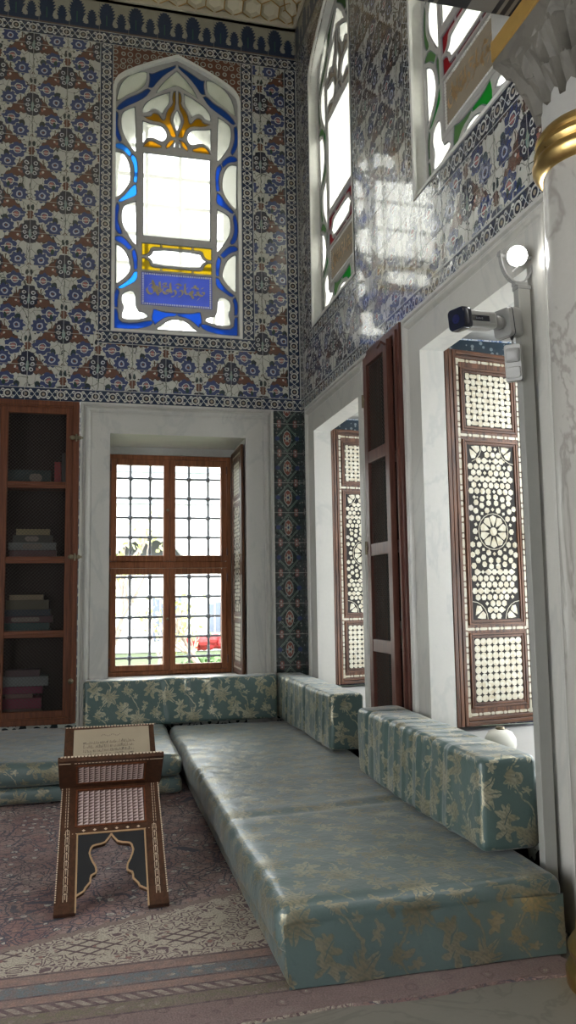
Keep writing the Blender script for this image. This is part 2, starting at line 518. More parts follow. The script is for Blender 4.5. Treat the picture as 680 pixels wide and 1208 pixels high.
def carpet_fn():
    u, v = uvc()
    n1 = noi(vec(u, v), 2.0, 3)
    n2 = noi(vec(u, v, 3.0), 14.0, 4, 0.65)
    n3 = noi(vec(v, u, 9.0), 9.0, 3)
    fine = noi(vec(u, v, 6.0), 130.0, 2)
    wu, wv = u + (n2 - 0.5) * 0.06, v + (n3 - 0.5) * 0.06
    col = mixc(smooth(n1, 0.35, 0.65), (0.15, 0.085, 0.085), (0.21, 0.15, 0.145))
    c = vor(vec(wu, wv), 17.0, rnd=0.85)
    cc = vor(vec(wu, wv), 17.0, out='Color', rnd=0.85)
    s = T.nodes.new('ShaderNodeSeparateXYZ')
    T.links.new(cc.k, s.inputs[0])
    k = X(s.outputs[0])
    e2 = vor(vec(wu, wv), 24.0, 'DISTANCE_TO_EDGE', rnd=0.7)
    col = mixc(lt(e2, 0.045), col, (0.06, 0.045, 0.055))
    col = mixc(lt(c, 0.36) * gt(k, 0.45), col, (0.045, 0.05, 0.07))
    col = mixc(lt(c, 0.31), col, mixc(gt(k, 0.62), (0.19, 0.11, 0.10), (0.29, 0.255, 0.23)))
    col = mixc(lt(c, 0.12), col, (0.07, 0.06, 0.075))
    e = vor(vec(wu, wv), 6.0, 'DISTANCE_TO_EDGE')
    col = mixc(lt(ab(e - 0.06), 0.018), col, (0.045, 0.045, 0.06))
    # pale spandrel zone with hooked lozenges
    bound = v - (u * 0.36 + 3.93) + M('SINE', u * 60.0) * 0.008
    zone = lt(bound) * lt(u, 0.95)
    pale = mixc(n1, (0.23, 0.195, 0.165), (0.30, 0.255, 0.22))
    lu = wrap(u * 1.0, -0.21, 0.21)
    lv = v - 3.72
    dd = ab(lu) + ab(lv) * 1.6
    lat = mn(pp(lu * 1.0 + lv * 1.6, 0.055), pp(lu * 1.0 - lv * 1.6, 0.055))
    hk = vor(vec(wu, wv), 12.0, rnd=0.7)
    e3 = vor(vec(wu, wv), 19.0, 'DISTANCE_TO_EDGE', rnd=0.9)
    pale = mixc(lt(ab(e3 - 0.13), 0.055) * gt(dd, 0.18) * gt(k, 0.2), pale, (0.085, 0.055, 0.062))
    pale = mixc(lt(c, 0.2) * gt(k, 0.6), pale, (0.15, 0.08, 0.075))
    pale = mixc(lt(mx(lat - 0.012, dd - 0.17)), pale, (0.07, 0.045, 0.05))
    pale = mixc(lt(hk, 0.13), pale, (0.15, 0.075, 0.075))
    col = mixc(zone, col, pale)
    col = mixc(lt(ab(bound + 0.02) - 0.022) * lt(u, 0.95), col, (0.145, 0.105, 0.10))
    # border stripes along the near end
    def stripe(col, lo, hi, c_):
        return mixc(lt(mx(lo - v, v - hi)), col, c_)
    col = stripe(col, 0.0, 3.52, mixc(n2, (0.10, 0.065, 0.066), (0.16, 0.11, 0.11)))
    col = stripe(col, 3.43, 3.50, mixc(n2, (0.155, 0.088, 0.078), (0.21, 0.135, 0.12)))
    bl = mixc(lt(vor(vec(u * 0.8, v * 1.4), 13.0, rnd=0.5), 0.30), (0.085, 0.10, 0.115), (0.20, 0.185, 0.165))
    col = stripe(col, 3.335, 3.425, bl)
    col = stripe(col, 3.27, 3.325, mixc(n2, (0.155, 0.088, 0.078), (0.20, 0.13, 0.115)))
    zz = mixc(lt(pp(u + v, 0.03), 0.013), (0.20, 0.17, 0.15), (0.07, 0.045, 0.05))
    col = stripe(col, 3.21, 3.262, zz)
    col = stripe(col, 3.12, 3.20, mixc(lt(c, 0.25), (0.10, 0.085, 0.06), (0.15, 0.13, 0.11)))
    for q in (3.51, 3.43, 3.33, 3.265, 3.205, 3.115):
        col = mixc(lt(ab(v - q) - 0.006), col, (0.055, 0.038, 0.042))
    mot = smooth(noi(vec(wu, wv, 12.0), 26.0, 4, 0.7), 0.40, 0.60, 0.0, 0.7) * lt(v, 3.52)
    col = mixc(lt(ab(hk - 0.3), 0.05) * lt(v, 3.11), col, (0.09, 0.06, 0.06))
    col = mixc(lt(hk, 0.14) * lt(v, 3.11), col, (0.20, 0.17, 0.15))
    col = mixc(mot, col, (0.12, 0.085, 0.085))
    worn = smooth(noi(vec(u, v, 8.0), 5.0, 5, 0.7), 0.5, 0.8, 0.0, 0.35)
    col = mixc(worn, col, (0.20, 0.17, 0.16))
    col = mixc(smooth(fine, 0.35, 0.65, 0.0, 0.45), col, (0.06, 0.045, 0.045))
    n_ = T.nodes.new('ShaderNodeVectorMath')
    n_.operation = 'MULTIPLY'
    put(n_.inputs[0], col)
    n_.inputs[1].default_value = (1.75, 1.83, 1.70)
    col = X(n_.outputs[0])
    return {'Base Color': col, 'Roughness': 0.95, 'Specular IOR Level': 0.2,
            'Normal': bump(fine + n2, 0.5, 0.006)}
mat('carpet', carpet_fn)

def glass(name, tint, gloss=0.08, milky=0.0, rough=0.0):
    global T
    m_ = bpy.data.materials.new(name)
    m_.use_nodes = True
    T = m_.node_tree
    T.nodes.clear()
    out = T.nodes.new('ShaderNodeOutputMaterial')
    tr = T.nodes.new('ShaderNodeBsdfTransparent')
    n = noi(objc(), 9.0, 2)
    put(tr.inputs[0], mixc(n, tint, tuple(min(1, c * 1.08 + 0.015) for c in tint)))
    gl = T.nodes.new('ShaderNodeBsdfGlossy')
    gl.inputs['Roughness'].default_value = 0.1
    mi = T.nodes.new('ShaderNodeMixShader')
    mi.inputs[0].default_value = gloss
    T.links.new(tr.outputs[0], mi.inputs[1])
    T.links.new(gl.outputs[0], mi.inputs[2])
    last = mi
    if milky > 0:
        tl = T.nodes.new('ShaderNodeBsdfTranslucent')
        put(tl.inputs[0], tuple(tint))
        df = T.nodes.new('ShaderNodeBsdfDiffuse')
        put(df.inputs[0], tuple(c * 0.8 for c in tint))
        a = T.nodes.new('ShaderNodeMixShader')
        a.inputs[0].default_value = 0.4
        T.links.new(tl.outputs[0], a.inputs[1])
        T.links.new(df.outputs[0], a.inputs[2])
        b = T.nodes.new('ShaderNodeMixShader')
        b.inputs[0].default_value = milky
        T.links.new(mi.outputs[0], b.inputs[1])
        T.links.new(a.outputs[0], b.inputs[2])
        last = b
    T.links.new(last.outputs[0], out.inputs[0])
    MATS[name] = m_
    return m_
glass('clear_pane', (0.92, 0.95, 0.95), 0.05)
glass('old_pane', (0.82, 0.82, 0.78), 0.06, 0.35)
glass('blue_pane', (0.05, 0.15, 0.42), 0.06, 0.6)
glass('sky_blue_pane', (0.07, 0.30, 0.60), 0.06, 0.4)
glass('gold_pane', (0.42, 0.27, 0.02), 0.06, 0.45)
glass('yellow_pane', (0.36, 0.29, 0.010), 0.06, 0.35)
glass('green_pane', (0.03, 0.20, 0.05), 0.06, 0.6)
glass('red_pane', (0.18, 0.028, 0.035), 0.06, 0.6)
glass('ochre_pane', (0.20, 0.18, 0.15), 0.06, 0.85)
glass('blue_panel_glass', (0.14, 0.18, 0.42), 0.05, 0.8)
glass('clear_film', (0.93, 0.93, 0.93), 0.03)
def emis(name, col, st):
    global T
    m_ = bpy.data.materials.new(name)
    m_.use_nodes = True
    T = m_.node_tree
    b = T.nodes['Principled BSDF']
    b.inputs['Base Color'].default_value = (*col, 1)
    b.inputs['Emission Color'].default_value = (*col, 1)
    b.inputs['Emission Strength'].default_value = st
    MATS[name] = m_
emis('lamp_glow', (1.0, 0.98, 0.95), 30.0)

# ---------------------------------------------------------------- mesh helpers
class MB:
    def __init__(s):
        s.v, s.f, s.m, s.uv, s.cm = [], [], [], [], 0
    def face(s, pts, uv=None, mi=None):
        i = len(s.v)
        s.v += [tuple(p) for p in pts]
        s.f.append(tuple(range(i, i + len(pts))))
        s.m.append(s.cm if mi is None else mi)
        s.uv.append(uv)
    def raw(s, verts, faces, mi=None):
        i = len(s.v)
        s.v += [tuple(p) for p in verts]
        for f in faces:
            s.f.append(tuple(i + k for k in f))
            s.m.append(s.cm if mi is None else mi)
            s.uv.append(None)
        return s
    def box(s, x0, x1, y0, y1, z0, z1):
        x0, x1 = min(x0, x1), max(x0, x1)
        y0, y1 = min(y0, y1), max(y0, y1)
        z0, z1 = min(z0, z1), max(z0, z1)
        v = [(x0, y0, z0), (x1, y0, z0), (x1, y1, z0), (x0, y1, z0), (x0, y0, z1), (x1, y0, z1), (x1, y1, z1), (x0, y1, z1)]
        return s.raw(v, [(3, 2, 1, 0), (4, 5, 6, 7), (0, 1, 5, 4), (1, 2, 6, 5), (2, 3, 7, 6), (3, 0, 4, 7)])
    def prism(s, poly, fr, h0, h1, holes=None):
        """poly in 2-D; fr(a, b, h) -> xyz; closed solid between heights h0 and h1"""
        loops = [list(poly)] + [list(h) for h in (holes or [])]
        if holes:
            vv, ee = [], []
            for l in loops:
                i = len(vv)
                vv += [Vector((p[0], p[1])) for p in l]
                ee += [(i + k, i + (k + 1) % len(l)) for k in range(len(l))]
            ov, oe, of, _, _, _ = delaunay_2d_cdt(vv, ee, [], 0, 1e-6)
            def inside(x, y, l):
                r = False
                for k in range(len(l)):
                    (x1, y1), (x2, y2) = l[k][:2], l[k - 1][:2]
                    if (y1 > y) != (y2 > y) and x < (x2 - x1) * (y - y1) / (y2 - y1) + x1:
                        r = not r
                return r
            keep = []
            for f in of:
                cx = sum(ov[k].x for k in f) / len(f)
                cy = sum(ov[k].y for k in f) / len(f)
                if inside(cx, cy, loops[0]) and not any(inside(cx, cy, l) for l in loops[1:]):
                    keep.append(tuple(f))
            n = len(ov)
            vs = [fr(p[0], p[1], h0) for p in ov] + [fr(p[0], p[1], h1) for p in ov]
            fs = list(keep) + [tuple(k + n for k in reversed(t)) for t in keep]
            cnt = {}
            for t in keep:
                for i in range(len(t)):
                    e = (t[i], t[(i + 1) % len(t)])
                    cnt[e] = 1
            for (i, j) in list(cnt):
                if (j, i) not in cnt:
                    fs.append((j, i, i + n, j + n))
            return s.raw(vs, fs)
        tri = tessellate_polygon([[Vector((p[0], p[1], 0)) for p in l] for l in loops])
        flat = [p for l in loops for p in l]
        n = len(flat)
        vs = [fr(p[0], p[1], h0) for p in flat] + [fr(p[0], p[1], h1) for p in flat]
        fs = [tuple(t) for t in tri] + [tuple(k + n for k in reversed(t)) for t in tri]
        o = 0
        for l in loops:
            k = len(l)
            for i in range(k):
                a, b = o + i, o + (i + 1) % k
                fs.append((a, b, b + n, a + n))
            o += k
        return s.raw(vs, fs)
    def tube(s, path, r, n=8, cap=True):
        path = [Vector(p) for p in path]
        rr = r if isinstance(r, (list, tuple)) else [r] * len(path)
        rings = []
        up = Vector((0, 0, 1))
        for i, p in enumerate(path):
            d = (path[min(i + 1, len(path) - 1)] - path[max(i - 1, 0)])
            if d.length < 1e-9:
                d = Vector((0, 0, 1))
            d.normalize()
            a = d.cross(up)
            if a.length < 1e-3:
                a = d.cross(Vector((1, 0, 0)))
            a.normalize()
            b = d.cross(a).normalized()
            rings.append([p + (a * math.cos(2 * PI * k / n) + b * math.sin(2 * PI * k / n)) * rr[i] for k in range(n)])
        vs = [q for g in rings for q in g]
        fs = []
        for i in range(len(path) - 1):
            for k in range(n):
                fs.append((i * n + k, i * n + (k + 1) % n, (i + 1) * n + (k + 1) % n, (i + 1) * n + k))
        if cap:
            fs.append(tuple(reversed(range(n))))
            fs.append(tuple(range((len(path) - 1) * n, len(path) * n)))
        return s.raw(vs, fs)
    def lathe(s, prof, cx, cy, n=48, cz=0.0):
        vs = []
        for (r, z) in prof:
            for k in range(n):
                vs.append((cx + r * math.cos(2 * PI * k / n), cy + r * math.sin(2 * PI * k / n), cz + z))
        fs = []
        for i in range(len(prof) - 1):
            for k in range(n):
                fs.append((i * n + k, i * n + (k + 1) % n, (i + 1) * n + (k + 1) % n, (i + 1) * n + k))
        fs.append(tuple(reversed(range(n))))
        fs.append(tuple(range((len(prof) - 1) * n, len(prof) * n)))
        return s.raw(vs, fs)
    def ball(s, c, r, nu=12, nv=8, sx=1, sy=1, sz=1):
        prof = [(max(1e-4, math.sin(PI * i / nv)), -math.cos(PI * i / nv)) for i in range(nv + 1)]
        vs = []
        for (q, z) in prof:
            for k in range(nu):
                vs.append((c[0] + q * r * sx * math.cos(2 * PI * k / nu), c[1] + q * r * sy * math.sin(2 * PI * k / nu), c[2] + z * r * sz))
        fs = []
        for i in range(nv):
            for k in range(nu):
                fs.append((i * nu + k, i * nu + (k + 1) % nu, (i + 1) * nu + (k + 1) % nu, (i + 1) * nu + k))
        return s.raw(vs, fs)
ORG = {}
def link(name, mb, mats, parent=None, smooth_=False, bev=0.0, local=False, recalc=True):
    """one mesh object; vertices are given in world metres unless local=True"""
    off = Vector((0, 0, 0))
    if parent is not None and not local:
        off = ORG.get(parent.name, Vector((0, 0, 0)))
    me = bpy.data.meshes.new(name)
    me.from_pydata([(v[0] - off.x, v[1] - off.y, v[2] - off.z) for v in mb.v], [], mb.f)
    if not isinstance(mats, (list, tuple)):
        mats = [mats]
    for q in mats:
        me.materials.append(MATS[q])
    me.polygons.foreach_set('material_index', mb.m)
    uvl = me.uv_layers.new(name='UVMap')
    for p, fuv in zip(me.polygons, mb.uv):
        if fuv is not None:
            for li, q in zip(p.loop_indices, fuv):
                uvl.data[li].uv = q
        else:
            n = p.normal
            ax, ay, az = abs(n.x), abs(n.y), abs(n.z)
            for li, vi in zip(p.loop_indices, p.vertices):
                c = mb.v[vi]
                uvl.data[li].uv = (c[1], c[2]) if ax >= ay and ax >= az else ((c[0], c[2]) if ay >= az else (c[0], c[1]))
    if recalc:
        bm = bmesh.new()
        bm.from_mesh(me)
        bmesh.ops.remove_doubles(bm, verts=bm.verts, dist=1e-5)
        bmesh.ops.recalc_face_normals(bm, faces=bm.faces)
        bm.to_mesh(me)
        bm.free()
    if smooth_:
        for p in me.polygons:
            p.use_smooth = True
        me.set_sharp_from_angle(angle=R(40))
    me.update()
    o = bpy.data.objects.new(name, me)
    COL.objects.link(o)
    if bev > 0:
        b = o.modifiers.new('bevel', 'BEVEL')
        b.width = bev
        b.segments = 2
        b.limit_method = 'ANGLE'
        b.angle_limit = R(35)
    if parent is not None:
        o.parent = parent
        ORG[o.name] = off
    return o
def link_pieces(name, mb, mats, parent=None, **kw):
    """links every loose piece of the builder as an object of its own"""
    par = list(range(len(mb.v)))
    def find(i):
        while par[i] != i:
            par[i] = par[par[i]]
            i = par[i]
        return i
    for f in mb.f:
        for k in f[1:]:
            par[find(k)] = find(f[0])
    groups = {}
    for fi, f in enumerate(mb.f):
        groups.setdefault(find(f[0]), []).append(fi)
    out = []
    for fl in groups.values():
        q = MB()
        mp = {}
        for fi in fl:
            for k in mb.f[fi]:
                if k not in mp:
                    mp[k] = len(q.v)
                    q.v.append(mb.v[k])
            q.f.append(tuple(mp[k] for k in mb.f[fi]))
            q.m.append(mb.m[fi]); q.uv.append(mb.uv[fi])
        out.append(link(name, q, mats, parent, **kw))
    return out
def thing(name, label, cat, loc=(0, 0, 0), rotz=0.0, group=None, kind=None):
    o = bpy.data.objects.new(name, None)
    o.empty_display_size = 0.1
    COL.objects.link(o)
    o.location = loc
    o.rotation_euler = (0, 0, rotz)
    if kind:
        o['kind'] = kind
    if label: o['label'] = label
    if cat: o['category'] = cat
    if group: o['group'] = group
    ORG[o.name] = Vector(loc)
    return o
def tag(o, label, cat, group=None):
    o['label'] = label
    o['category'] = cat
    if group: o['group'] = group
    return o
def struct(o):
    o['kind'] = 'structure'
    return o
def copy_tree(o, parent=None):
    c = o.copy()
    COL.objects.link(c)
    c.parent = parent
    for ch in list(o.children):
        copy_tree(ch, c)
    return c

D_, W_ = 7.90, 2.10          # back wall plane, right wall plane
def back(a, b, h): return (a, D_ - h, b)
def right(a, b, h): return (W_ - h, a, b)
REAR_HIGH, REAR_LOW, NEAR_HIGH, NEAR_LOW = (), (), (0.6,), ()
# ================================================================ the room shell
def zoned_wall(fr, a0, a1, z0, z1, zones):
    """rectangles painted in order; a zone is (a0, a1, z0, z1, slot or None for a hole, uv origin)"""
    sa = sorted({a0, a1} | {q for zn in zones for q in zn[:2] if a0 < q < a1})
    sz = sorted({z0, z1} | {q for zn in zones for q in zn[2:4] if z0 < q < z1})
    mb = MB()
    for i in range(len(sa) - 1):
        for j in range(len(sz) - 1):
            ca, cz = (sa[i] + sa[i + 1]) / 2, (sz[j] + sz[j + 1]) / 2
            slot, og = 0, (0, 0)
            for zn in zones:
                if zn[0] < ca < zn[1] and zn[2] < cz < zn[3]:
                    slot, og = zn[4], (zn[5] if len(zn) > 5 else (0, 0))
            if slot is None:
                continue
            q = [(sa[i], sz[j]), (sa[i + 1], sz[j]), (sa[i + 1], sz[j + 1]), (sa[i], sz[j + 1])]
            mb.face([fr(p[0], p[1], 0) for p in q], [(p[0] - og[0], p[1] - og[1]) for p in q], slot)
    return mb
WALLM = ['tile_field', 'tile_border_h', 'tile_border_v', 'tile_strip', 'tile_frieze', 'tile_plinth', 'marble_frame', 'plaster']
BZ = 0.135
def window_zones(a0, a1, zb=4.17, zt=7.24):
    return [(a0 - BZ, a0, zb - BZ, zt, 2, (a0 - BZ, 0)), (a1, a1 + BZ, zb - BZ, zt, 2, (a1, 0)),
            (a0 - BZ, a1 + BZ, zb - BZ, zb, 1, (0.02, zb - BZ)), (a0, a1, zb, zt, None)]
zb = [(-9, 9, 0.0, 0.45, 5), (-9, 9, 7.375, 7.74, 4, (0.07, 7.375)), (-9, 9, 7.24, 7.375, 1, (0.0, 7.24)),
      (-9, 9, 3.42, 3.555, 1, (0, 3.42)),
      (1.965, 2.10, 3.555, 7.24, 2, (1.965, 0)),
      (1.60, 2.10, 0.31, 3.42, 3, (1.945, 0.03))]
zb += window_zones(0.144, 1.480)
zb += [(-0.14, 1.79, 0.31, 3.42, 6), (0.143, 1.50, 0.62, 3.115, None), (-1.66, -0.148, 0.337, 3.42, None)]
struct(link('wall_back', zoned_wall(back, -3.2, W_, -0.02, 7.74, zb), WALLM, recalc=False))
zr = [(-9, 9, 0.0, 0.42, 5), (-9, 9, 7.375, 7.74, 4, (0.0, 7.375)), (-9, 9, 7.24, 7.375, 1, (0.05, 7.24)),
      (-9, 9, 3.40, 3.54, 1, (0.03, 3.40)),
      (7.765, 7.90, 3.54, 7.24, 2, (7.765, 0)),
      (7.5, 7.90, 0.31, 3.40, 3, (7.745, 0.03))]
zr += window_zones(6.07, 7.40) + window_zones(3.47, 4.80)
zr += [(5.76, 7.59, 0.42, 3.39, 6), (3.13, 4.99, 0.42, 3.39, 6), (5.95, 7.28, 0.62, 3.09, None), (3.37, 4.70, 0.62, 3.09, None),
       (5.04, 5.71, 0.45, 3.38, None)]
struct(link('wall_right', zoned_wall(right, 3.10, D_, -0.02, 7.74, zr), WALLM, recalc=False))
mb = MB()
mb.box(W_, 3.3, 3.04, 3.10, -0.02, 7.74)
struct(link('trim_1', mb, 'marble_frame'))
# left wall, ceiling, floor (left wall openings are unseen, added for fill daylight)
zl = [(-9, 9, 0.0, 0.45, 5), (-9, 9, 7.375, 7.74, 4, (0, 7.375)), (-9, 9, 7.24, 7.375, 1, (0, 7.24)), (-9, 9, 3.42, 3.555, 1, (0, 3.42)), (-1.5, 0.1, 0.4, 3.1, None), (1.0, 2.4, 0.6, 3.1, None)]
struct(link('wall_left', zoned_wall(lambda a, b, h: (-3.2 + h, a, b), -2.5, D_, -0.02, 7.74, zl), WALLM, recalc=False))
# the rest of the hall round the photographer; its openings are added to tune the daylight
zq = [(-9, 9, 0.0, 0.45, 5), (-9, 9, 3.42, 3.555, 1, (0, 3.42))] + [(a - .7, a + .7, 4.2, 7.0, None) for a in REAR_HIGH] + [(a0_, a1_, z0_, 3.1, None) for (a0_, a1_, z0_) in REAR_LOW]
struct(link('wall_rear', zoned_wall(lambda a, b, h: (a, -2.5 + h, b), -3.2, 3.3, -0.02, 8.6, zq), WALLM, recalc=False))
zq = [(-9, 9, 0.0, 0.45, 5)] + [(a - .66, a + .66, 4.2, 7.0, None) for a in NEAR_HIGH] + [(a - .66, a + .66, .6, 3.1, None) for a in NEAR_LOW]
struct(link('wall_near', zoned_wall(lambda a, b, h: (3.3 - h, a, b), -2.5, 3.04, -0.02, 8.6, zq), WALLM, recalc=False))
mb = MB()
mb.face([(-3.2, D_, 7.7), (3.3, D_, 7.7), (3.3, D_, 8.6), (-3.2, D_, 8.6)])
mb.face([(-3.2, -2.5, 7.7), (-3.2, D_, 7.7), (-3.2, D_, 8.6), (-3.2, -2.5, 8.6)])
mb.face([(W_, 3.04, 7.7), (W_, D_, 7.7), (W_, D_, 8.6), (W_, 3.04, 8.6)])
mb.face([(W_, 3.04, 7.7), (3.3, 3.04, 7.7), (3.3, 3.04, 8.6), (W_, 3.04, 8.6)])
struct(link('trim_12', mb, 'cream_paint', recalc=False))
mb = MB()
mb.box(-3.4, 3.4, -2.7, 8.2, 8.55, 8.65)
struct(link('ceiling', mb, 'cream_paint'))
mb = MB()
mb.face([(-3.2, -2.5, -0.012), (3.3, -2.5, -0.012), (3.3, D_, -0.012), (-3.2, D_, -0.012)])
struct(link('floor', mb, 'stone_floor', recalc=False))

# muqarnas cove above the tiles: rows of pointed niches stepping inwards
def cove(name, fr, a0, a1):
    root = thing(name, None, None, fr(a0, 7.74, 0), kind='structure')
    mb, gl, bk = MB(), MB(), MB()
    wd, rh, rad = 0.20, 0.172, 0.1155
    def S(a, s_, dep=0.0):
        z = 7.775 + s_ * 0.62
        h = 0.03 + s_ * 0.62 + 0.10 * s_ * s_
        return fr(min(max(a, a0), a1), z + dep * 0.7, h - dep * 0.7)
    p, q = fr(a0, 7.735, -0.01), fr(a1, 7.79, 0.030)
    bk.box(p[0], q[0], p[1], q[1], p[2], q[2])
    for i in range(8):
        bk.face([S(a0, i * .17 - .03, .055), S(a1, i * .17 - .03, .055), S(a1, i * .17 + .14, .055), S(a0, i * .17 + .14, .055)])
    for r_ in range(0, 7):
        n = int((a1 - a0) / wd) + 2
        for k in range(n):
            c = a0 + (k + (0.5 if r_ % 2 else 0.0)) * wd
            sc_ = 0.10 + r_ * rh
            out = [(c + rad * math.cos(PI / 2 + PI / 3 * i), sc_ + rad * 1.0 * math.sin(PI / 2 + PI / 3 * i)) for i in range(6)]
            vs = [S(*p_) for p_ in out]
            inn = [S(c + (p_[0] - c) * 0.6, sc_ + (p_[1] - sc_) * 0.6, 0.05) for p_ in out]
            fs = [(i, (i + 1) % 6, 6 + (i + 1) % 6, 6 + i) for i in range(6)] + [(6, 7, 8, 9, 10, 11)]
            mb.raw(vs + inn, fs)
            gl.tube([Vector(v_) for v_ in vs[1:6]], 0.0075, 5)
    link('niche_cells', mb, 'cream_paint', root, recalc=False)
    link('cornice_fillet', bk, 'cream_paint', root)
    link('gilt_lines', gl, 'gilt_paint', root, True)
cove('trim_2', back, -3.2, W_)
cove('trim_3', right, 3.1, D_)

# marble window surrounds
PROF = [(0.0, 0.0), (0.0, 0.045), (0.020, 0.045), (0.028, 0.032), (0.042, 0.032), (0.050, 0.052), (0.062, 0.060), (0.078, 0.060), (0.088, 0.048), (0.094, 0.036), (0.104, 0.034), (0.112, 0.040)]
def surround(name, fr, a0, a1, zt, zbot, ia0, ia1, izt, depth, label=None):
    mb = MB()
    wl, wr, wt = ia0 - a0, a1 - ia1, zt - izt
    prof = PROF + [('in', 0.040), ('in', -depth)]
    rows = []
    for (d, h) in prof:
        if d == 'in':
            rows.append([(ia0, zbot), (ia0, izt), (ia1, izt), (ia1, zbot)] + [h])
        else:
            rows.append([(a0 + d, zbot), (a0 + d, zt - d), (a1 - d, zt - d), (a1 - d, zbot)] + [h])
    for i in range(len(rows) - 1):
        p, q = rows[i], rows[i + 1]
        for k in range(3):
            mb.face([fr(*p[k], p[4]), fr(*p[k + 1], p[4]), fr(*q[k + 1], q[4]), fr(*q[k], q[4])])
    o = link(name, mb, 'marble_frame', recalc=True)
    return struct(o)
surround('trim_4', back, -0.142, 1.79, 3.42, 0.0, 0.143, 1.50, 3.115, 0.70)
surround('trim_5', right, 5.75, 7.595, 3.39, 0.0, 5.95, 7.28, 3.09, 0.13)
surround('trim_6', right, 3.12, 4.99, 3.39, 0.0, 3.37, 4.70, 3.09, 0.13)

# deep side niches lined with tile, marble sill
for k, (n0, n1) in enumerate(((5.95, 7.28), (3.37, 4.70))):
    mb = MB()
    x0, x1 = W_ + 0.10, 3.32
    e0, e1 = n0 - 0.26, n1 + 0.26
    zt, z0 = 3.28, 0.62
    def q(pts, mi): mb.face(pts, [(p[0] if abs(pts[0][0] - pts[2][0]) > .01 else p[1], p[2]) for p in pts], mi)
    q([(x0, e1, z0), (x1, e1, z0), (x1, e1, zt), (x0, e1, zt)], 0)          # far reveal, tiled
    q([(x0, e0, z0), (x1, e0, z0), (x1, e0, zt), (x0, e0, zt)], 0)
    q([(x0, n1, z0), (x0, e1, z0), (x0, e1, zt), (x0, n1, zt)], 1)
    q([(x0, e0, z0), (x0, n0, z0), (x0, n0, zt), (x0, e0, zt)], 1)
    q([(x0, n0, 3.09), (x0, n1, 3.09), (x0, n1, zt), (x0, n0, zt)], 1)
    mb.face([(x0, e0, zt), (x1, e0, zt), (x1, e1, zt), (x0, e1, zt)], None, 1)
    struct(link('trim_%d' % (7 + 2 * k), mb, ['tile_reveal', 'marble_jamb'], recalc=False))
    mb = MB()
    mb.box(W_ - 0.03, x1, e0, e1, 0.56, 0.62)
    struct(link('trim_%d' % (8 + 2 * k), mb, 'marble_sill', bev=0.004))
# stone band and sill inside the back window niche
mb = MB()
mb.box(0.05, 1.60, 8.55, 8.75, 3.035, 3.20)
mb.box(1.462, 1.60, 8.56, 8.75, 0.6, 3.2)
mb.box(0.0, 0.12, 8.56, 8.75, 0.6, 3.2)
mb.box(0.05, 1.60, D_ - 0.04, 8.9, 0.55, 0.69)
struct(link('trim_11', mb, 'marble_jamb', bev=0.003))

# ---------------------------------------------------------------- lower windows
def casement_window(name, fr, ac, wfull, z0, z1, zm, y_off, hgl, knots=True):
    """wooden casement window: fr(a, z, h); h = -y_off is its inner face"""
    root = thing(name, None, None, fr(ac, z0, -y_off), kind='structure')
    def bx(mb, a0, a1, b0, b1, h0, h1):
        p, q = fr(a0, b0, h0), fr(a1, b1, h1)
        mb.box(p[0], q[0], p[1], q[1], p[2], q[2])
    h0 = -y_off
    a0, a1 = ac - wfull / 2, ac + wfull / 2
    mb = MB()
    for (s, e, b, t) in ((a0, a0 + 0.045, z0, z1), (a1 - 0.045, a1, z0, z1), (a0 + 0.045, a1 - 0.045, z1 - 0.045, z1), (a0 + 0.045, a1 - 0.045, z0, z0 + 0.045), (a0 + 0.045, a1 - 0.045, zm - 0.035, zm + 0.035)):
        bx(mb, s, e, b, t, h0, h0 - 0.09)
    link('window_frame', mb, 'wood_window', root, bev=0.006)
    for (b, t) in ((z0 + 0.048, zm - 0.038), (zm + 0.038, z1 - 0.048)):
        for (s, e, side) in ((a0 + 0.048, ac - 0.001, 1), (ac + 0.001, a1 - 0.048, -1)):
            mb = MB()
            w = 0.062
            bx(mb, s, s + w, b, t, h0 + 0.012, h0 - 0.05)
            bx(mb, e - w, e, b, t, h0 + 0.012, h0 - 0.05)
            bx(mb, s + w, e - w, b, b + w, h0 + 0.010, h0 - 0.05)
            bx(mb, s + w, e - w, t - w, t, h0 + 0.010, h0 - 0.05)
            c = link('casement', mb, 'wood_window', root, bev=0.006)
            mb = MB()
            bx(mb, s + w * 0.9, e - w * 0.9, b + w * 0.9, t - w * 0.9, h0 - 0.02, h0 - 0.024)
            link('glass_pane', mb, 'clear_pane', c)
            if side == 1:
                mb = MB()
                p = fr(e - 0.02, (b + t) / 2, h0 + 0.022)
                mb.ball(p, 0.014)
                link('latch_knob', mb, 'brass_old', c, True)
            for zz in (b + 0.10, t - 0.10):
                mb = MB()
                ax = s + 0.0 if side == 1 else e
                p, p2 = fr(ax, zz - 0.04, h0 + 0.014), fr(ax, zz + 0.04, h0 + 0.014)
                mb.tube([p, p2], 0.008, 8)
                link('hinge', mb, 'wood_cupboard', c, True)
    # forged grille with knots outside
    mb = MB()
    sp = 0.214
    aa = [ac + 0.022 + sp * k for k in range(-3, 4)]
    zz = [zm - 0.36 + 0.217 * k for k in range(-4, 7)]
    zz = [2.16 + 0.217 * k for k in range(-7, 5)]
    hg = -hgl
    for a in aa:
        mb.tube([fr(a, z0 - 0.1, hg), fr(a, z1 + 0.15, hg)], 0.014, 8)
    for z in zz:
        mb.tube([fr(aa[0] - 0.15, z, hg), fr(aa[-1] + 0.15, z, hg)], 0.012, 8)
        for a in aa:
            mb.ball(fr(a, z, hg), 0.030, 10, 6)
    link('iron_grille', mb, 'iron_grille', root, True)
    return root
casement_window('window_1', back, 0.79, 1.34, 0.69, 3.033, 1.85, 0.67, 0.90)
casement_window('window_2', right, 6.615, 1.85, 0.63, 3.27, 1.9, 1.12, 1.30)
casement_window('window_3', right, 4.035, 1.85, 0.63, 3.27, 1.9, 1.12, 1.30)

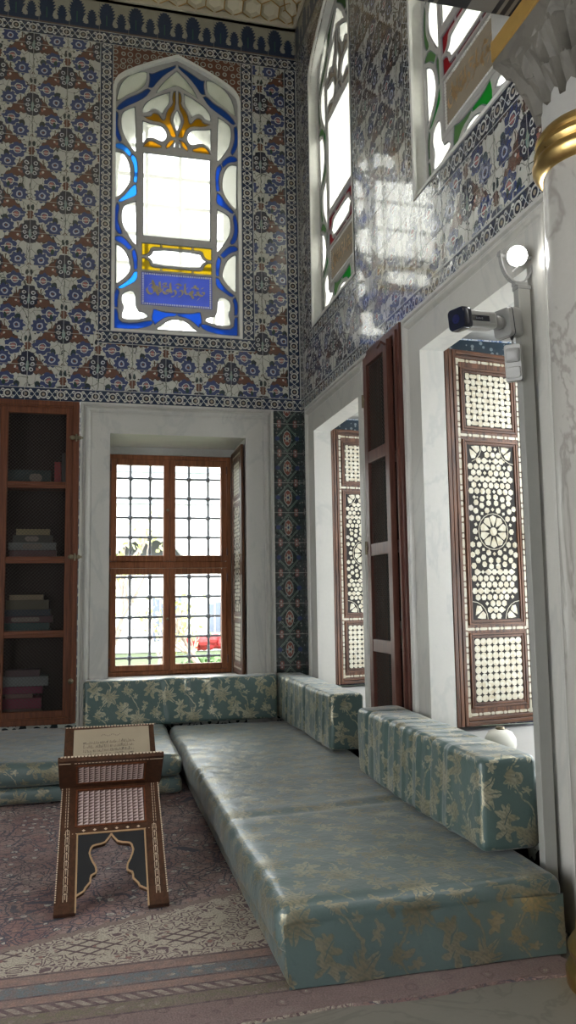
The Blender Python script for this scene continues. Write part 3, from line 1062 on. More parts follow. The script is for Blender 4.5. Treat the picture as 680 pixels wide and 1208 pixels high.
# ---------------------------------------------------------------- stained glass windows
RIB = [[(-0.018,7.182),(-0.155,7.112),(-0.257,7.049),(-0.292,7.051),(-0.284,6.989),(-0.3,6.895),(-0.259,6.893),(-0.219,6.958),(-0.138,7.059),(-0.018,7.156)],[(-0.314,6.878),(-0.391,6.805),(-0.508,6.744),(-0.594,6.666),(-0.63,6.607),(-0.603,6.589),(-0.54,6.641),(-0.424,6.712),(-0.34,6.772),(-0.28,6.861)],[(-0.642,6.576),(-0.661,6.48),(-0.653,6.373),(-0.625,6.287),(-0.595,6.244),(-0.575,6.268),(-0.61,6.361),(-0.624,6.449),(-0.612,6.559)],[(-0.647,6.209),(-0.601,6.229),(-0.555,6.221),(-0.474,6.138),(-0.493,6.092),(-0.554,6.156),(-0.643,6.174)],[(-0.463,6.118),(-0.42,6.073),(-0.408,5.938),(-0.42,5.815),(-0.453,5.822),(-0.441,5.916),(-0.452,6.022),(-0.483,6.079)],[(-0.43,5.793),(-0.415,5.688),(-0.461,5.654),(-0.533,5.618),(-0.586,5.577),(-0.606,5.596),(-0.534,5.668),(-0.463,5.771)],[(-0.618,5.574),(-0.643,5.487),(-0.648,5.363),(-0.627,5.271),(-0.587,5.233),(-0.561,5.25),(-0.602,5.333),(-0.613,5.42),(-0.595,5.541)],[(-0.646,5.2),(-0.594,5.219),(-0.541,5.199),(-0.461,5.106),(-0.494,5.075),(-0.56,5.138),(-0.642,5.172)],[(-0.467,5.06),(-0.438,5.087),(-0.411,5.012),(-0.406,4.881),(-0.439,4.871),(-0.446,4.964)],[(-0.442,4.843),(-0.409,4.852),(-0.411,4.759),(-0.499,4.699),(-0.573,4.652),(-0.602,4.67),(-0.522,4.725),(-0.457,4.8)],[(-0.615,4.649),(-0.64,4.585),(-0.638,4.462),(-0.606,4.457),(-0.607,4.56),(-0.586,4.623)],[(-0.638,4.434),(-0.635,4.237),(-0.444,4.236),(-0.281,4.275),(-0.242,4.326),(-0.288,4.336),(-0.445,4.291),(-0.597,4.301),(-0.606,4.43)],[(-0.262,4.352),(-0.237,4.464),(-0.15,4.436),(-0.007,4.433),(-0.007,4.405),(-0.117,4.39),(-0.189,4.336),(-0.228,4.299)]]
SIDE = [[(-0.644,6.677),(-0.629,6.792),(-0.584,6.919),(-0.505,7.011),(-0.411,7.062),(-0.316,7.077),(-0.302,7.042),(-0.314,6.929),(-0.391,6.834),(-0.508,6.773),(-0.591,6.699)],[(-0.586,6.57),(-0.523,6.622),(-0.433,6.667),(-0.421,6.476),(-0.417,6.131),(-0.467,6.16),(-0.542,6.273),(-0.583,6.364),(-0.598,6.47)],[(-0.653,6.14),(-0.573,6.14),(-0.52,6.096),(-0.479,6.001),(-0.467,5.86),(-0.496,5.768),(-0.567,5.664),(-0.645,5.606)],[(-0.565,5.544),(-0.51,5.585),(-0.418,5.624),(-0.408,5.335),(-0.409,5.125),(-0.448,5.135),(-0.522,5.247),(-0.576,5.346),(-0.584,5.458)],[(-0.638,5.138),(-0.579,5.115),(-0.513,5.052),(-0.472,4.944),(-0.468,4.847),(-0.535,4.758),(-0.632,4.682)],[(-0.572,4.604),(-0.514,4.646),(-0.449,4.652),(-0.416,4.609),(-0.407,4.438),(-0.315,4.424),(-0.282,4.385),(-0.295,4.356),(-0.445,4.318),(-0.569,4.33),(-0.576,4.384),(-0.548,4.462),(-0.578,4.521)]]
MID = [[(-0.007,7.131),(-0.096,7.043),(-0.185,6.934),(-0.238,6.819),(-0.143,6.87),(-0.006,6.942)],[(0.0,4.384),(-0.09,4.364),(-0.162,4.311),(-0.231,4.244),(-0.149,4.239),(0.001,4.235)]]
HEADW = [[(-0.372,6.585),(-0.366,6.673),(-0.306,6.755),(-0.187,6.83),(-0.061,6.886),(-0.074,6.799),(-0.067,6.745),(-0.134,6.654),(-0.148,6.594),(-0.209,6.644),(-0.257,6.652),(-0.291,6.603)],[(-0.371,6.519),(-0.286,6.495),(-0.167,6.489),(-0.112,6.438),(-0.091,6.357),(-0.145,6.281),(-0.261,6.327),(-0.315,6.302),(-0.368,6.238)],[(-0.009,6.342),(-0.063,6.247),(-0.008,6.244)]]
HEADC = [[(-0.008,6.687),(-0.048,6.6),(-0.055,6.544),(-0.006,6.423)]]
GOLD = [[(-0.012,6.893),(-0.043,6.881),(-0.053,6.802),(-0.042,6.748),(-0.114,6.65),(-0.127,6.553),(-0.154,6.542),(-0.196,6.609),(-0.257,6.615),(-0.277,6.569),(-0.358,6.558),(-0.286,6.516),(-0.154,6.513),(-0.092,6.455),(-0.064,6.36),(-0.009,6.367),(-0.009,6.397),(-0.068,6.531),(-0.066,6.605),(-0.011,6.708)],[(-0.267,6.305),(-0.321,6.28),(-0.361,6.217),(-0.165,6.22),(-0.159,6.257),(-0.206,6.273)],[(-0.07,6.334),(-0.124,6.254),(-0.111,6.22),(-0.07,6.254),(-0.016,6.341)]]
HW = 0.655
def arch_outline(hw, z0, zs, zt, n=14):
    """pointed arch, anticlockwise"""
    pts = [(-hw, z0), (hw, z0), (hw, zs)]
    for i in range(1, n):
        t = i / n
        pts.append((hw * (1 - t ** 1.35) , zs + (zt - zs) * math.sin(t * PI / 2) ** 1.15))
    pts.append((0, zt))
    return pts + [(-p[0], p[1]) for p in reversed(pts[2:-1])]
def ARCH(hw, z0, dz):
    f = hw / 0.668
    up = [(.668, 6.78), (.655, 6.85), (.62, 6.91), (.55, 6.97), (.44, 7.035), (.30, 7.105), (.16, 7.17), (.05, 7.215)]
    pts = [(-hw, z0), (hw, z0)] + [(p[0] * f, p[1] + dz) for p in up] + [(0, 7.235 + dz)]
    return pts + [(-p[0], p[1]) for p in reversed(pts[2:-1])]
def shrink(poly, d):
    n = len(poly)
    ar = sum(poly[i][0] * poly[(i + 1) % n][1] - poly[(i + 1) % n][0] * poly[i][1] for i in range(n))
    s = 1 if ar > 0 else -1
    out = []
    for i in range(n):
        p, c, q = Vector(poly[i - 1]), Vector(poly[i]), Vector(poly[(i + 1) % n])
        e1, e2 = (c - p), (q - c)
        if e1.length < 1e-6 or e2.length < 1e-6:
            continue
        e1.normalize(); e2.normalize()
        n1, n2 = Vector((-e1.y, e1.x)) * s, Vector((-e2.y, e2.x)) * s
        b = n1 + n2
        if b.length < 0.3:
            b = n1
        b.normalize()
        k = min(2.0, 1.0 / max(0.3, b.dot(n1)))
        out.append((c.x + b.x * d * k, c.y + b.y * d * k))
    return out
def soft(poly):
    """one round of corner cutting so the panes have flowing outlines"""
    out = []
    n = len(poly)
    for i in range(n):
        p, c, q = Vector(poly[i - 1]), Vector(poly[i]), Vector(poly[(i + 1) % n])
        if (c - p).normalized().dot((q - c).normalized()) < 0.1:
            out.append(tuple(c))
        else:
            out.append(tuple(c * 0.75 + p * 0.25))
            out.append(tuple(c * 0.75 + q * 0.25))
    return out
def rect(x0, x1, z0, z1): return [(x0, z0), (x1, z0), (x1, z1), (x0, z1)]
def mir(p): return [(-q[0], q[1]) for q in reversed(p)]
SCRIPT_STROKES = [
    [(-.300, .030), (-.310, .005), (-.290, -.035), (-.255, -.040), (-.235, -.010), (-.240, .020)],
    [(-.285, .060), (-.250, .075), (-.240, .045), (-.262, .035), (-.225, .020)],
    [(-.255, .105), (-.235, .060), (-.215, -.005), (-.190, -.050)],
    [(-.215, .050), (-.195, .020), (-.200, -.020), (-.165, -.015), (-.140, .030)],
    [(-.180, .095), (-.175, .030), (-.165, -.010)],
    [(-.150, .075), (-.115, .085), (-.120, .060), (-.150, .050), (-.095, .045)],
    [(-.145, -.005), (-.120, -.030), (-.085, -.020), (-.085, .015), (-.110, .015), (-.100, -.010)],
    [(-.070, .090), (-.065, .020), (-.055, -.020)],
    [(-.055, -.010), (-.030, .015), (-.010, -.010), (-.025, -.045), (-.060, -.055)],
    [(-.020, .075), (.010, .085), (.045, .070)], [(.000, .055), (.020, .040)],
    [(.020, .010), (.045, .020), (.060, -.005), (.045, -.040), (.015, -.050)],
    [(.085, .095), (.082, .030), (.092, -.010), (.120, -.015), (.135, .010)],
    [(.100, .045), (.110, .050)], [(.130, -.015), (.155, -.020), (.165, .010), (.150, .020), (.145, -.010), (.170, -.060)],
    [(.150, .050), (.190, .060), (.225, .045)], [(.180, .080), (.200, .070)],
    [(.185, -.015), (.215, -.020), (.225, .010), (.205, .015), (.240, -.020), (.275, -.020), (.285, .010), (.262, .012)],
    [(.255, .055), (.275, .062)], [(.235, -.045), (.215, -.075)]]
def stained(name, fr, ac, pal, depth=0.10):
    root = thing(name, None, None, fr(ac, 4.17, 0), kind='structure')
    g = lambda a, b, h: fr(ac + a, b, h)
    outer = ARCH(0.668, 4.17, 0.0)
    # spandrel tiles left and right of the arch
    mb = MB()
    n = len(outer)
    half = [p for p in outer if p[1] >= 6.75 and p[0] >= -1e-6]
    for s in (1, -1):
        poly = [(s * p[0], p[1]) for p in half] + [(0, 7.24), (s * 0.6685, 7.24)]
        mb.prism(poly, g, 0.0, -0.03)
    link('spandrel', mb, 'tile_spandrel', root)
    # thin white line round the spandrels and splayed plaster reveal
    mb = MB()
    inner = ARCH(0.676, 4.160, 0.012)
    for i in range(n):
        j = (i + 1) % n
        mb.face([g(*outer[i], 0.004), g(*outer[j], 0.004), g(*outer[j], -depth - 0.02), g(*outer[i], -depth - 0.02)])
        a, b = Vector(outer[i]), Vector(outer[j])
    big = ARCH(0.668, 4.17, 0.0)
    mb.prism(big, g, 0.006, -0.015, [ARCH(0.640, 4.195, -0.03)])
    link('plaster_reveal', mb, 'plaster_reveal', root)
    tp = -depth
    panes = {'RIB': [], 'WHITE': [], 'GOLD': [], 'YEL': []}
    for q in RIB: panes['RIB'] += [q, mir(q)]
    for q in SIDE: panes['WHITE'] += [q, mir(q)]
    for q in MID:
        panes['WHITE'].append(q + mir(q))
    for q in HEADW: panes['WHITE'] += [q, mir(q)]
    for q in HEADC: panes['WHITE'].append(q + mir(q))
    for q in GOLD: panes['GOLD'] += [q, mir(q)]
    panes['WHITE'].append(rect(-.362, .362, 5.235, 6.165))
    cart = [(-.33, 5.02), (-.27, 5.05), (-.25, 5.115), (.25, 5.115), (.27, 5.05), (.33, 5.02), (.27, 4.985), (.25, 4.925), (-.25, 4.925), (-.27, 4.985)]
    panes['WHITE'].append(cart)
    up = [(-.365, 5.03), (-.335, 5.033), (-.285, 5.06), (-.262, 5.13)]
    YT = [[(-.365, 5.035), (-.325, 5.037), (-.285, 5.065), (-.265, 5.13), (-.17, 5.13), (-.17, 5.165), (-.365, 5.165)],
          rect(-.158, .158, 5.13, 5.165)]
    for q in YT:
        for fl in (False, True):
            z = [(p[0], p[1] if not fl else 10.04 - p[1]) for p in q]
            panes['YEL'].append(z)
            if q is YT[0]:
                panes['YEL'].append([(-p[0], p[1]) for p in z])
    def clean(q):
        ok = []
        for p in q:
            if not ok or (Vector(p) - Vector(ok[-1])).length > 0.004:
                ok.append(p)
        if (Vector(ok[0]) - Vector(ok[-1])).length < 0.004:
            ok.pop()
        return ok
    pal_of = {'RIB': pal['ribbon'], 'WHITE': 'old_pane', 'GOLD': pal['fleuron'], 'YEL': pal['cartouche']}
    nm = {'RIB': 'ribbon_pane', 'WHITE': 'white_pane', 'GOLD': 'fleuron_pane', 'YEL': 'cartouche_pane'}
    came, lead = MB(), MB()
    holes = []
    for k, qs in panes.items():
        for qi, q in enumerate(qs):
            q = clean(soft(clean(q)))
            if k != 'YEL' and len(q) > 4:
                pass
            s = clean(shrink(q, {'RIB': -0.007, 'WHITE': 0.006, 'GOLD': -0.002, 'YEL': -0.003}[k]))
            holes.append(s)
            mb = MB()
            off = {'RIB': 0.0, 'WHITE': 0.004, 'GOLD': -0.002, 'YEL': 0.002}[k]
            mb.prism(clean(shrink(q, -0.011 if k == 'RIB' else (-0.001 if k == 'WHITE' else -0.012))), g, tp - 0.010 - off * .6, tp - 0.013 - off * .6)
            mn_ = pal_of[k]
            if k == 'RIB' and (qi % 26) in pal.get('bright', ()):
                mn_ = pal['ribbon2']
            link(nm[k], mb, mn_, root)
            # thin dark came round each pane
            m_ = len(s)
            t = shrink(s, 0.009)
            if len(t) == m_:
                for i in range(m_):
                    j = (i + 1) % m_
                    lead.face([g(*s[i], tp - 0.008), g(*s[j], tp - 0.008), g(*t[j], tp - 0.008), g(*t[i], tp - 0.008)])
    # inscription panel opening
    pan = rect(-.368, .368, 4.500, 4.855)
    holes.append(pan)
    mb = MB()
    mb.prism(inner, g, tp, tp - 0.026, holes)
    link('plaster_tracery', mb, 'plaster', root)
    link('lead_lines', lead, 'iron_grille', root, recalc=False)
    # raised flat rim of the inner panel
    mb = MB()
    for (a0, a1, b0, b1) in ((-.405, -.372, 4.46, 6.62), (.372, .405, 4.46, 6.62), (-.372, .372, 4.46, 4.496), (-.372, .372, 4.858, 4.875), (-.372, .372, 5.168, 5.232)):
        p, q = g(a0, b0, tp + 0.004), g(a1, b1, tp + 0.0005)
        mb.box(p[0], q[0], p[1], q[1], p[2], q[2])
    link('panel_rim', mb, 'plaster', root)
    mb = MB()
    mb.prism(pan, g, tp - 0.012, tp - 0.020)
    ip = link('inscription_panel', mb, pal['panel'], root)
    mb = MB()
    N = 30
    bs = [(-.350 + .70 * i / N, zz) for i in range(N + 1) for zz in (4.518, 4.838)] + [(x, 4.518 + .32 * i / 14) for i in range(1, 14) for x in (-.350, .350)]
    for (a, b) in bs:
        mb.prism([(a - .008, b - .008), (a + .008, b - .008), (a + .008, b + .008), (a - .008, b + .008)], g, tp - 0.004, tp - 0.012)
    link('white_beads', mb, 'logo_white' if pal.get('dim') else 'bead_white', ip)
    mb = MB()
    for st in SCRIPT_STROKES:
        # curve through the stroke, written as a broad-nib ribbon
        P = [Vector((p[0], p[1] * 1.0 + 4.665)) for p in st]
        if len(P) == 2:
            C = [P[0], (P[0] + P[1]) / 2, P[1]]
        else:
            C = []
            for i in range(len(P) - 1):
                p0, p1, p2, p3 = P[max(0, i - 1)], P[i], P[i + 1], P[min(len(P) - 1, i + 2)]
                for k in range(4):
                    t = k / 4
                    C.append(0.5 * ((2 * p1) + (-p0 + p2) * t + (2 * p0 - 5 * p1 + 4 * p2 - p3) * t * t + (-p0 + 3 * p1 - 3 * p2 + p3) * t ** 3))
            C.append(P[-1])
        nib = Vector((0.0052, 0.0075))
        for i in range(len(C) - 1):
            a, b = C[i], C[i + 1]
            pts = [a - nib, b - nib, b + nib, a + nib]
            mb.face([g(p.x, p.y, tp - 0.006) for p in pts])
            mb.face([g(p.x + sx * .0045, p.y, tp - 0.0065) for p, sx in zip(pts, (-1, -1, 1, 1))])
    link('gold_script', mb, pal['script'], ip, recalc=False)
    mb = MB()
    oa = [(-.60, 4.02), (.56, 4.02), (.56, 6.15), (.52, 6.38), (.40, 6.58), (.2, 6.74), (-.02, 6.82), (-.24, 6.74), (-.44, 6.58), (-.56, 6.38), (-.60, 6.15)]
    mb.prism(rect(-.85, .85, 3.8, 7.7), g, -0.50, -0.60, [oa])
    link('outer_wall', mb, 'plaster_reveal', root)
    # plain grille in front of the outer glazing
    mb = MB()
    for a in (-.29, .08, .45):
        mb.box(*sum(([min(p), max(p)] for p in zip(g(a - .020, 4.0, -0.545), g(a + .020, 7.4, -0.52))), []))
    for z in (4.45, 4.79, 5.13, 5.47, 5.81, 6.15, 6.49):
        mb.box(*sum(([min(p), max(p)] for p in zip(g(-.75, z - .018, -0.57), g(.75, z + .018, -0.545))), []))
    link('outer_grille', mb, 'outer_grille', root)
    # deep plaster embrasure behind
    mb = MB()
    o2 = ARCH(0.70, 4.05, .06)
    for i in range(len(o2)):
        j = (i + 1) % len(o2)
        mb.face([g(*o2[i], -depth - 0.02), g(*o2[j], -depth - 0.02), g(*o2[j], -0.52), g(*o2[i], -0.52)])
    mb.prism(ARCH(0.72, 4.03, .08), g, -depth - 0.018, -depth - 0.03, [ARCH(0.665, 4.175, -.005)])
    link('embrasure', mb, 'plaster_reveal', root, recalc=False)
    return root
simple('bead_white', (0.75, 0.75, 0.72), 0.5)
simple('outer_grille', (0.62, 0.62, 0.60), 0.7)
simple('script_gold', (0.52, 0.42, 0.16), 0.4)
simple('script_ochre', (0.30, 0.19, 0.08), 0.5)
stained('window_4', back, 0.812, dict(ribbon='blue_pane', ribbon2='sky_blue_pane', bright=(6, 8, 10, 18), fleuron='gold_pane', cartouche='yellow_pane', panel='blue_panel_glass', script='script_gold'))
PG = dict(ribbon='olive_pane', ribbon2='green_pane', bright=(8, 18, 19, 21, 25), fleuron='ochre_pane', cartouche='red_pane', panel='ochre_pane', script='script_ochre')
glass('olive_pane', (0.11, 0.17, 0.09), 0.05, 0.8)  # unlit ribbon tone put into the tint; green_pane paints the lit spots
def right_mirror(ac): return lambda a, b, h: right(2 * ac - a, b, h)
stained('window_5', right_mirror(6.735), 6.735, PG)
stained('window_6', right_mirror(4.135), 4.135, PG)
# ================================================================ carpet
def carpet():
    mb = MB()
    nx, ny = 60, 70
    x0, x1, y0, y1 = -2.9, 1.90, 2.93, 7.6
    def P(i, j, z):
        x = x0 + (x1 - x0) * i / nx
        y = y0 + (y1 - y0) * j / ny
        if j == 0:
            y += 0.012 * math.sin(x * 9) + 0.01 * noise.noise(Vector((x * 6, 0, 0))) + (x + 1) * 0.012
        zz = z + (0.004 * max(0, noise.noise(Vector((x * 1.5, y * 1.5, 3)))) if z > -0.005 else 0)
        return (x, y, zz)
    vs = [P(i, j, 0.0) for j in range(ny + 1) for i in range(nx + 1)]
    fs = [(j * (nx + 1) + i, j * (nx + 1) + i + 1, (j + 1) * (nx + 1) + i + 1, (j + 1) * (nx + 1) + i) for j in range(ny) for i in range(nx)]
    mb.raw(vs, fs)
    for i in range(nx):
        mb.face([P(i, 0, 0.0), P(i + 1, 0, 0.0), (P(i + 1, 0, 0)[0], P(i + 1, 0, 0)[1], -0.012), (P(i, 0, 0)[0], P(i, 0, 0)[1], -0.012)])
    o = link('carpet', mb, 'carpet', smooth_=True, recalc=False)
    tag(o, 'worn mauve and grey patterned carpet with red and blue border stripes on the floor', 'carpet')
carpet()

# ================================================================ daybed and cushions
def soft_box(x0, x1, y0, y1, z0, z1, r, nseg, amp=0.008, seed=0, fn=None):
    """rounded upholstery block; returns builder with uv by face side"""
    mb = MB()
    def lin(a, b, n):
        m_ = [a + (b - a) * i / n for i in range(n + 1)]
        e = [a + r * t for t in (0.15, 0.35, 0.65)] + [b - r * t for t in (0.15, 0.35, 0.65)]
        return sorted(set(round(q, 5) for q in m_ + e))
    X_, Y_, Z_ = lin(x0, x1, nseg[0]), lin(y0, y1, nseg[1]), lin(z0, z1, nseg[2])
    inn = ((x0 + r, x1 - r), (y0 + r, y1 - r), (z0 + r, z1 - r))
    def rnd(p):
        q = Vector([min(max(p[i], inn[i][0]), inn[i][1]) for i in range(3)])
        d = Vector(p) - q
        if d.length < 1e-9:
            return q, Vector((0, 0, 1))
        n = d.normalized()
        k = q + n * min(d.length, r) if d.length > r else q + n * d.length
        return k, n
    def fin(p):
        k, n = rnd(p)
        w = amp * (noise.noise(Vector((k.x * 2.1 + seed, k.y * 2.1, k.z * 2.1))) + 0.5 * noise.noise(Vector((k.x * 6 + seed, k.y * 6, k.z * 3))))
        k = k + n * w
        if fn:
            k = fn(k, n)
        return k
    def grid(A, B, f):
        for i in range(len(A) - 1):
            for j in range(len(B) - 1):
                q = [(A[i], B[j]), (A[i + 1], B[j]), (A[i + 1], B[j + 1]), (A[i], B[j + 1])]
                mb.face([fin(f(*p)) for p in q], [p for p in q])
    grid(X_, Y_, lambda a, b: (a, b, z1))
    grid(X_, Y_, lambda a, b: (a, b, z0))
    grid(X_, Z_, lambda a, b: (a, y0, b))
    grid(X_, Z_, lambda a, b: (a, y1, b))
    grid(Y_, Z_, lambda a, b: (x0, a, b))
    grid(Y_, Z_, lambda a, b: (x1, a, b))
    return mb
def fold_main(k, n):
    # tucks radiating over the left shoulder, a crease across, slight sag, fuller front
    if k.z > 0.22:
        k.z -= 0.007 * math.exp(-((k.y - 4.42 - 0.10 * (k.x - 1.2)) / 0.045) ** 2)
        k.z += 0.004 * math.exp(-((k.y - 4.52 - 0.10 * (k.x - 1.2)) / 0.05) ** 2)
        k.z -= 0.012 * math.sin(PI * min(1, max(0, (k.x - 0.72) / 1.2))) * (0.5 + 0.5 * math.sin(k.y * 1.1 + 1))
    e = max(0.0, 1 - (k.x - 0.69) / 0.22)
    k.z += 0.011 * e * math.sin(k.y * 30 + 3 * noise.noise(Vector((k.y * 2, 0, 0)))) * (0.4 + noise.noise(Vector((k.y * 1.7, 5, 0))))
    if n.x < -0.3:
        k.x += 0.012 * noise.noise(Vector((k.y * 1.6, 9, 0)))
    return k
mb = soft_box(0.695, 1.952, 3.115, 7.62, 0.115, 0.313, 0.065, (34, 190, 6), 0.008, 1, fold_main)
dm = link('seat_mattress', mb, 'brocade', smooth_=True)
tag(dm, 'long teal brocade seat mattress running along the side windows', 'mattress')
# cloth falling from the mattress over the near end
mb = MB()
nx, nz = 40, 14
def sk(i, j, t):
    x = 0.722 + (1.930 - 0.722) * i / nx
    z = 0.243 - 0.238 * j / nz
    y = 3.106 - 0.003 * math.sin(x * 14 + z * 5) - 0.004 * noise.noise(Vector((x * 5, z * 3, 0))) - t
    if i == 0: x += 0.02 * (j / nz)
    return (x, y, z)
for i in range(nx):
    for j in range(nz):
        q = [(i, j), (i, j + 1), (i + 1, j + 1), (i + 1, j)]
        mb.face([sk(*p, 0.0) for p in q], [(sk(*p, 0)[0], sk(*p, 0)[2]) for p in q])
link('draped_end', mb, 'brocade', dm, True)
mb = soft_box(0.742, 1.950, 3.12, 7.62, 0.005, 0.109, 0.02, (12, 50, 4), 0.003, 5)
tag(link('base_mattress', mb, 'brocade', smooth_=True), 'low teal base mattress under the long side seat', 'mattress')
def fold_left(k, n):
    if n.y < -0.2:
        k.y += 0.012 * noise.noise(Vector((k.x * 2.3, 2, 0)))
    k.z += 0.006 * math.sin(k.x * 5.0 + k.y * 3)
    return k
mb = soft_box(-2.2, 0.676, 6.20, 7.86, 0.146, 0.318, 0.07, (60, 24, 6), 0.009, 2, fold_left)
tag(link('seat_mattress', mb, 'brocade', smooth_=True), 'teal brocade seat mattress below the book cupboard, behind the folding stand', 'mattress')
mb = soft_box(-2.2, 0.680, 6.26, 7.86, 0.011, 0.134, 0.045, (50, 12, 5), 0.006, 3)
tag(link('base_mattress', mb, 'brocade', smooth_=True), 'lower teal brocade mattress lying on the carpet under the seat below the book cupboard', 'mattress')
def fold_cush(axis, tucks):
    def f(k, n):
        t = k.x if axis == 'x' else k.y
        top = max(0, (k.z - 0.35) / 0.4)
        front = n.y if axis == 'x' else n.x
        if front < -0.2 or n.z > 0.5:
            w = 0.0
            for (c, a) in tucks:
                w += a * math.exp(-((t - c - (0.73 - k.z) * 0.12) / 0.018) ** 2)
            if axis == 'x': k.y += w
            else: k.x += w
            k.z -= w * 0.4 * (1 if n.z > 0.5 else 0)
        k.z += 0.010 * noise.noise(Vector((t * 3.1, 4, 0))) * top
        return k
    return f
rt = random.Random(4)
mb = soft_box(-0.078, 1.748, 7.617, 7.845, 0.327, 0.742, 0.035, (110, 8, 14), 0.010, 4, fold_cush('x', [(0.62, 0.012), (0.86, 0.018), (0.95, -0.008), (1.05, 0.012), (0.25, 0.006), (1.45, 0.006)]))
tag(link('back_cushion', mb, 'brocade_cushion', smooth_=True), 'long teal brocade back cushion standing under the wooden window', 'cushion')
mb = soft_box(1.756, 2.035, 5.90, 7.80, 0.327, 0.745, 0.035, (8, 110, 14), 0.009, 6, fold_cush('y', [(6.1 + 0.17 * i + rt.uniform(-.04, .04), rt.uniform(-.014, .020)) for i in range(9)]))
tag(link('back_cushion', mb, 'brocade_cushion', smooth_=True), 'teal brocade back cushion meeting the corner, in front of the farther side window', 'cushion')
mb = soft_box(1.718, 2.018, 3.404, 5.16, 0.327, 0.752, 0.040, (10, 130, 14), 0.009, 7, fold_cush('y', [(3.7 + 0.12 * i + rt.uniform(-.04, .04), rt.uniform(-.018, .024)) for i in range(11)]))
tag(link('back_cushion', mb, 'brocade_cushion', smooth_=True), 'large teal brocade back cushion nearest the steel pole, its dark end facing us', 'cushion')

# ================================================================ book cabinet in the back wall
def panel_frame(mb, fr, a0, a1, z0, z1, w, h0, h1):
    def bx(s, e, b, t):
        p, q = fr(s, b, h0), fr(e, t, h1)
        mb.box(p[0], q[0], p[1], q[1], p[2], q[2])
    bx(a0, a0 + w, z0, z1); bx(a1 - w, a1, z0, z1); bx(a0 + w, a1 - w, z0, z0 + w); bx(a0 + w, a1 - w, z1 - w, z1)
def wire_mesh(fr, a0, a1, z0, z1, h, step, r):
    mb = MB()
    w, hh = a1 - a0, z1 - z0
    n = int((w + hh) / step) + 1
    for s in (0, 1):
        for k in range(n):
            c = k * step
            p0 = (c, 0) if c <= w else (w, c - w)
            p1 = (0, c) if c <= hh else (c - hh, hh)
            if abs(p0[0] - p1[0]) < 1e-4: continue
            if s: p0, p1 = (w - p0[0], p0[1]), (w - p1[0], p1[1])
            d = Vector((p1[0] - p0[0], p1[1] - p0[1])).normalized()
            nx_, ny_ = -d.y * r, d.x * r
            hs = h + s * 0.002
            pts = [(p0[0] - nx_, p0[1] - ny_), (p1[0] - nx_, p1[1] - ny_), (p1[0] + nx_, p1[1] + ny_), (p0[0] + nx_, p0[1] + ny_)]
            vs = [fr(a0 + p[0], z0 + p[1], hs) for p in pts] + [fr(a0 + p[0], z0 + p[1], hs - 2 * r) for p in pts]
            mb.raw(vs, [(0, 1, 2, 3), (7, 6, 5, 4), (0, 4, 5, 1), (3, 2, 6, 7)])
    return mb
cab = thing('book_cabinet', 'tall brown wooden book cabinet with wire mesh doors set in the tiled wall', 'cabinet', (-0.90, D_, 0.337))
mb = MB()
cx0, cx1, cz0, cz1 = -1.655, -0.150, 0.340, 3.418
for bb in ((cx0, cx0 + 0.02, 7.93, 8.30, cz0, cz1), (cx1 - 0.02, cx1, 7.93, 8.30, cz0, cz1), (cx0, cx1, 8.28, 8.30, cz0, cz1), (cx0, cx1, 7.93, 8.30, cz0, cz0 + 0.02), (cx0, cx1, 7.93, 8.30, cz1 - 0.02, cz1)):
    mb.box(*bb)
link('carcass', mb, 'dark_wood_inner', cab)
mb = MB()
panel_frame(mb, back, cx0, cx1, cz0, cz1, 0.050, 0.035, -0.06)
panel_frame(mb, back, cx0 + .03, cx1 - .03, cz0 + .03, cz1 - .03, 0.035, 0.022, -0.05)
link('outer_frame', mb, 'wood_cabinet', cab, bev=0.005)
SH = (1.175, 1.875, 2.595)
for z in SH:
    mb = MB()
    mb.box(cx0 + .02, cx1 - .02, 7.985, 8.28, z - 0.012, z + 0.012)
    link('shelf', mb, 'wood_cabinet_rail', cab)
for (a0, a1) in ((-1.60, -0.885), (-0.880, -0.205)):
    mb = MB()
    panel_frame(mb, back, a0, a1, cz0 + .055, cz1 - .055, 0.068, 0.012, -0.035)
    d = link('cabinet_door', mb, 'wood_cabinet', cab, bev=0.004)
    mb = MB()
    for z in SH:
        p, q = back(a0 + .068, z - .032, 0.010), back(a1 - .068, z + .032, -0.03)
        mb.box(p[0], q[0], p[1], q[1], p[2], q[2])
        p, q = back(a0 + .068, z - .010, 0.017), back(a1 - .068, z + .010, 0.01)
        mb.box(p[0], q[0], p[1], q[1], p[2], q[2])
    link_pieces('door_rail', mb, 'wood_cabinet_rail', d, bev=0.004)
    zz = [cz0 + .123] + [q for z in SH for q in (z - .032, z + .032)] + [cz1 - .123]
    mb = MB()
    for i in range(0, len(zz), 2):
        w_ = wire_mesh(back, a0 + .066, a1 - .066, zz[i], zz[i + 1], -0.008, 0.034, 0.0013)
        mb.raw(w_.v, w_.f)
    link('wire_mesh', mb, 'wire', d)
for z in (3.06, 1.90):
    for s in (-1, 1):
        mb = MB()
        p = back(-0.178 - 0.035 * s, z, 0.040)
        mb.ball((p[0], p[1], p[2]), 0.026, 6, 6, 1.2, 0.35, 0.9)
        link('hinge_plate', mb, 'brass_old', cab)
    mb = MB()
    mb.tube([back(-0.178, z - 0.035, 0.045), back(-0.178, z + 0.035, 0.045)], 0.009, 8)
    link('hinge', mb, 'brass_old', cab, True)
mb = MB()
p = back(-0.20, 0.73, 0.04)
mb.ball(p, 0.026, 12, 8, 1, 0.5, 1)
mb.ball((p[0], p[1] - 0.018, p[2]), 0.012)
link('lock_knob', mb, 'brass_old', cab, True)

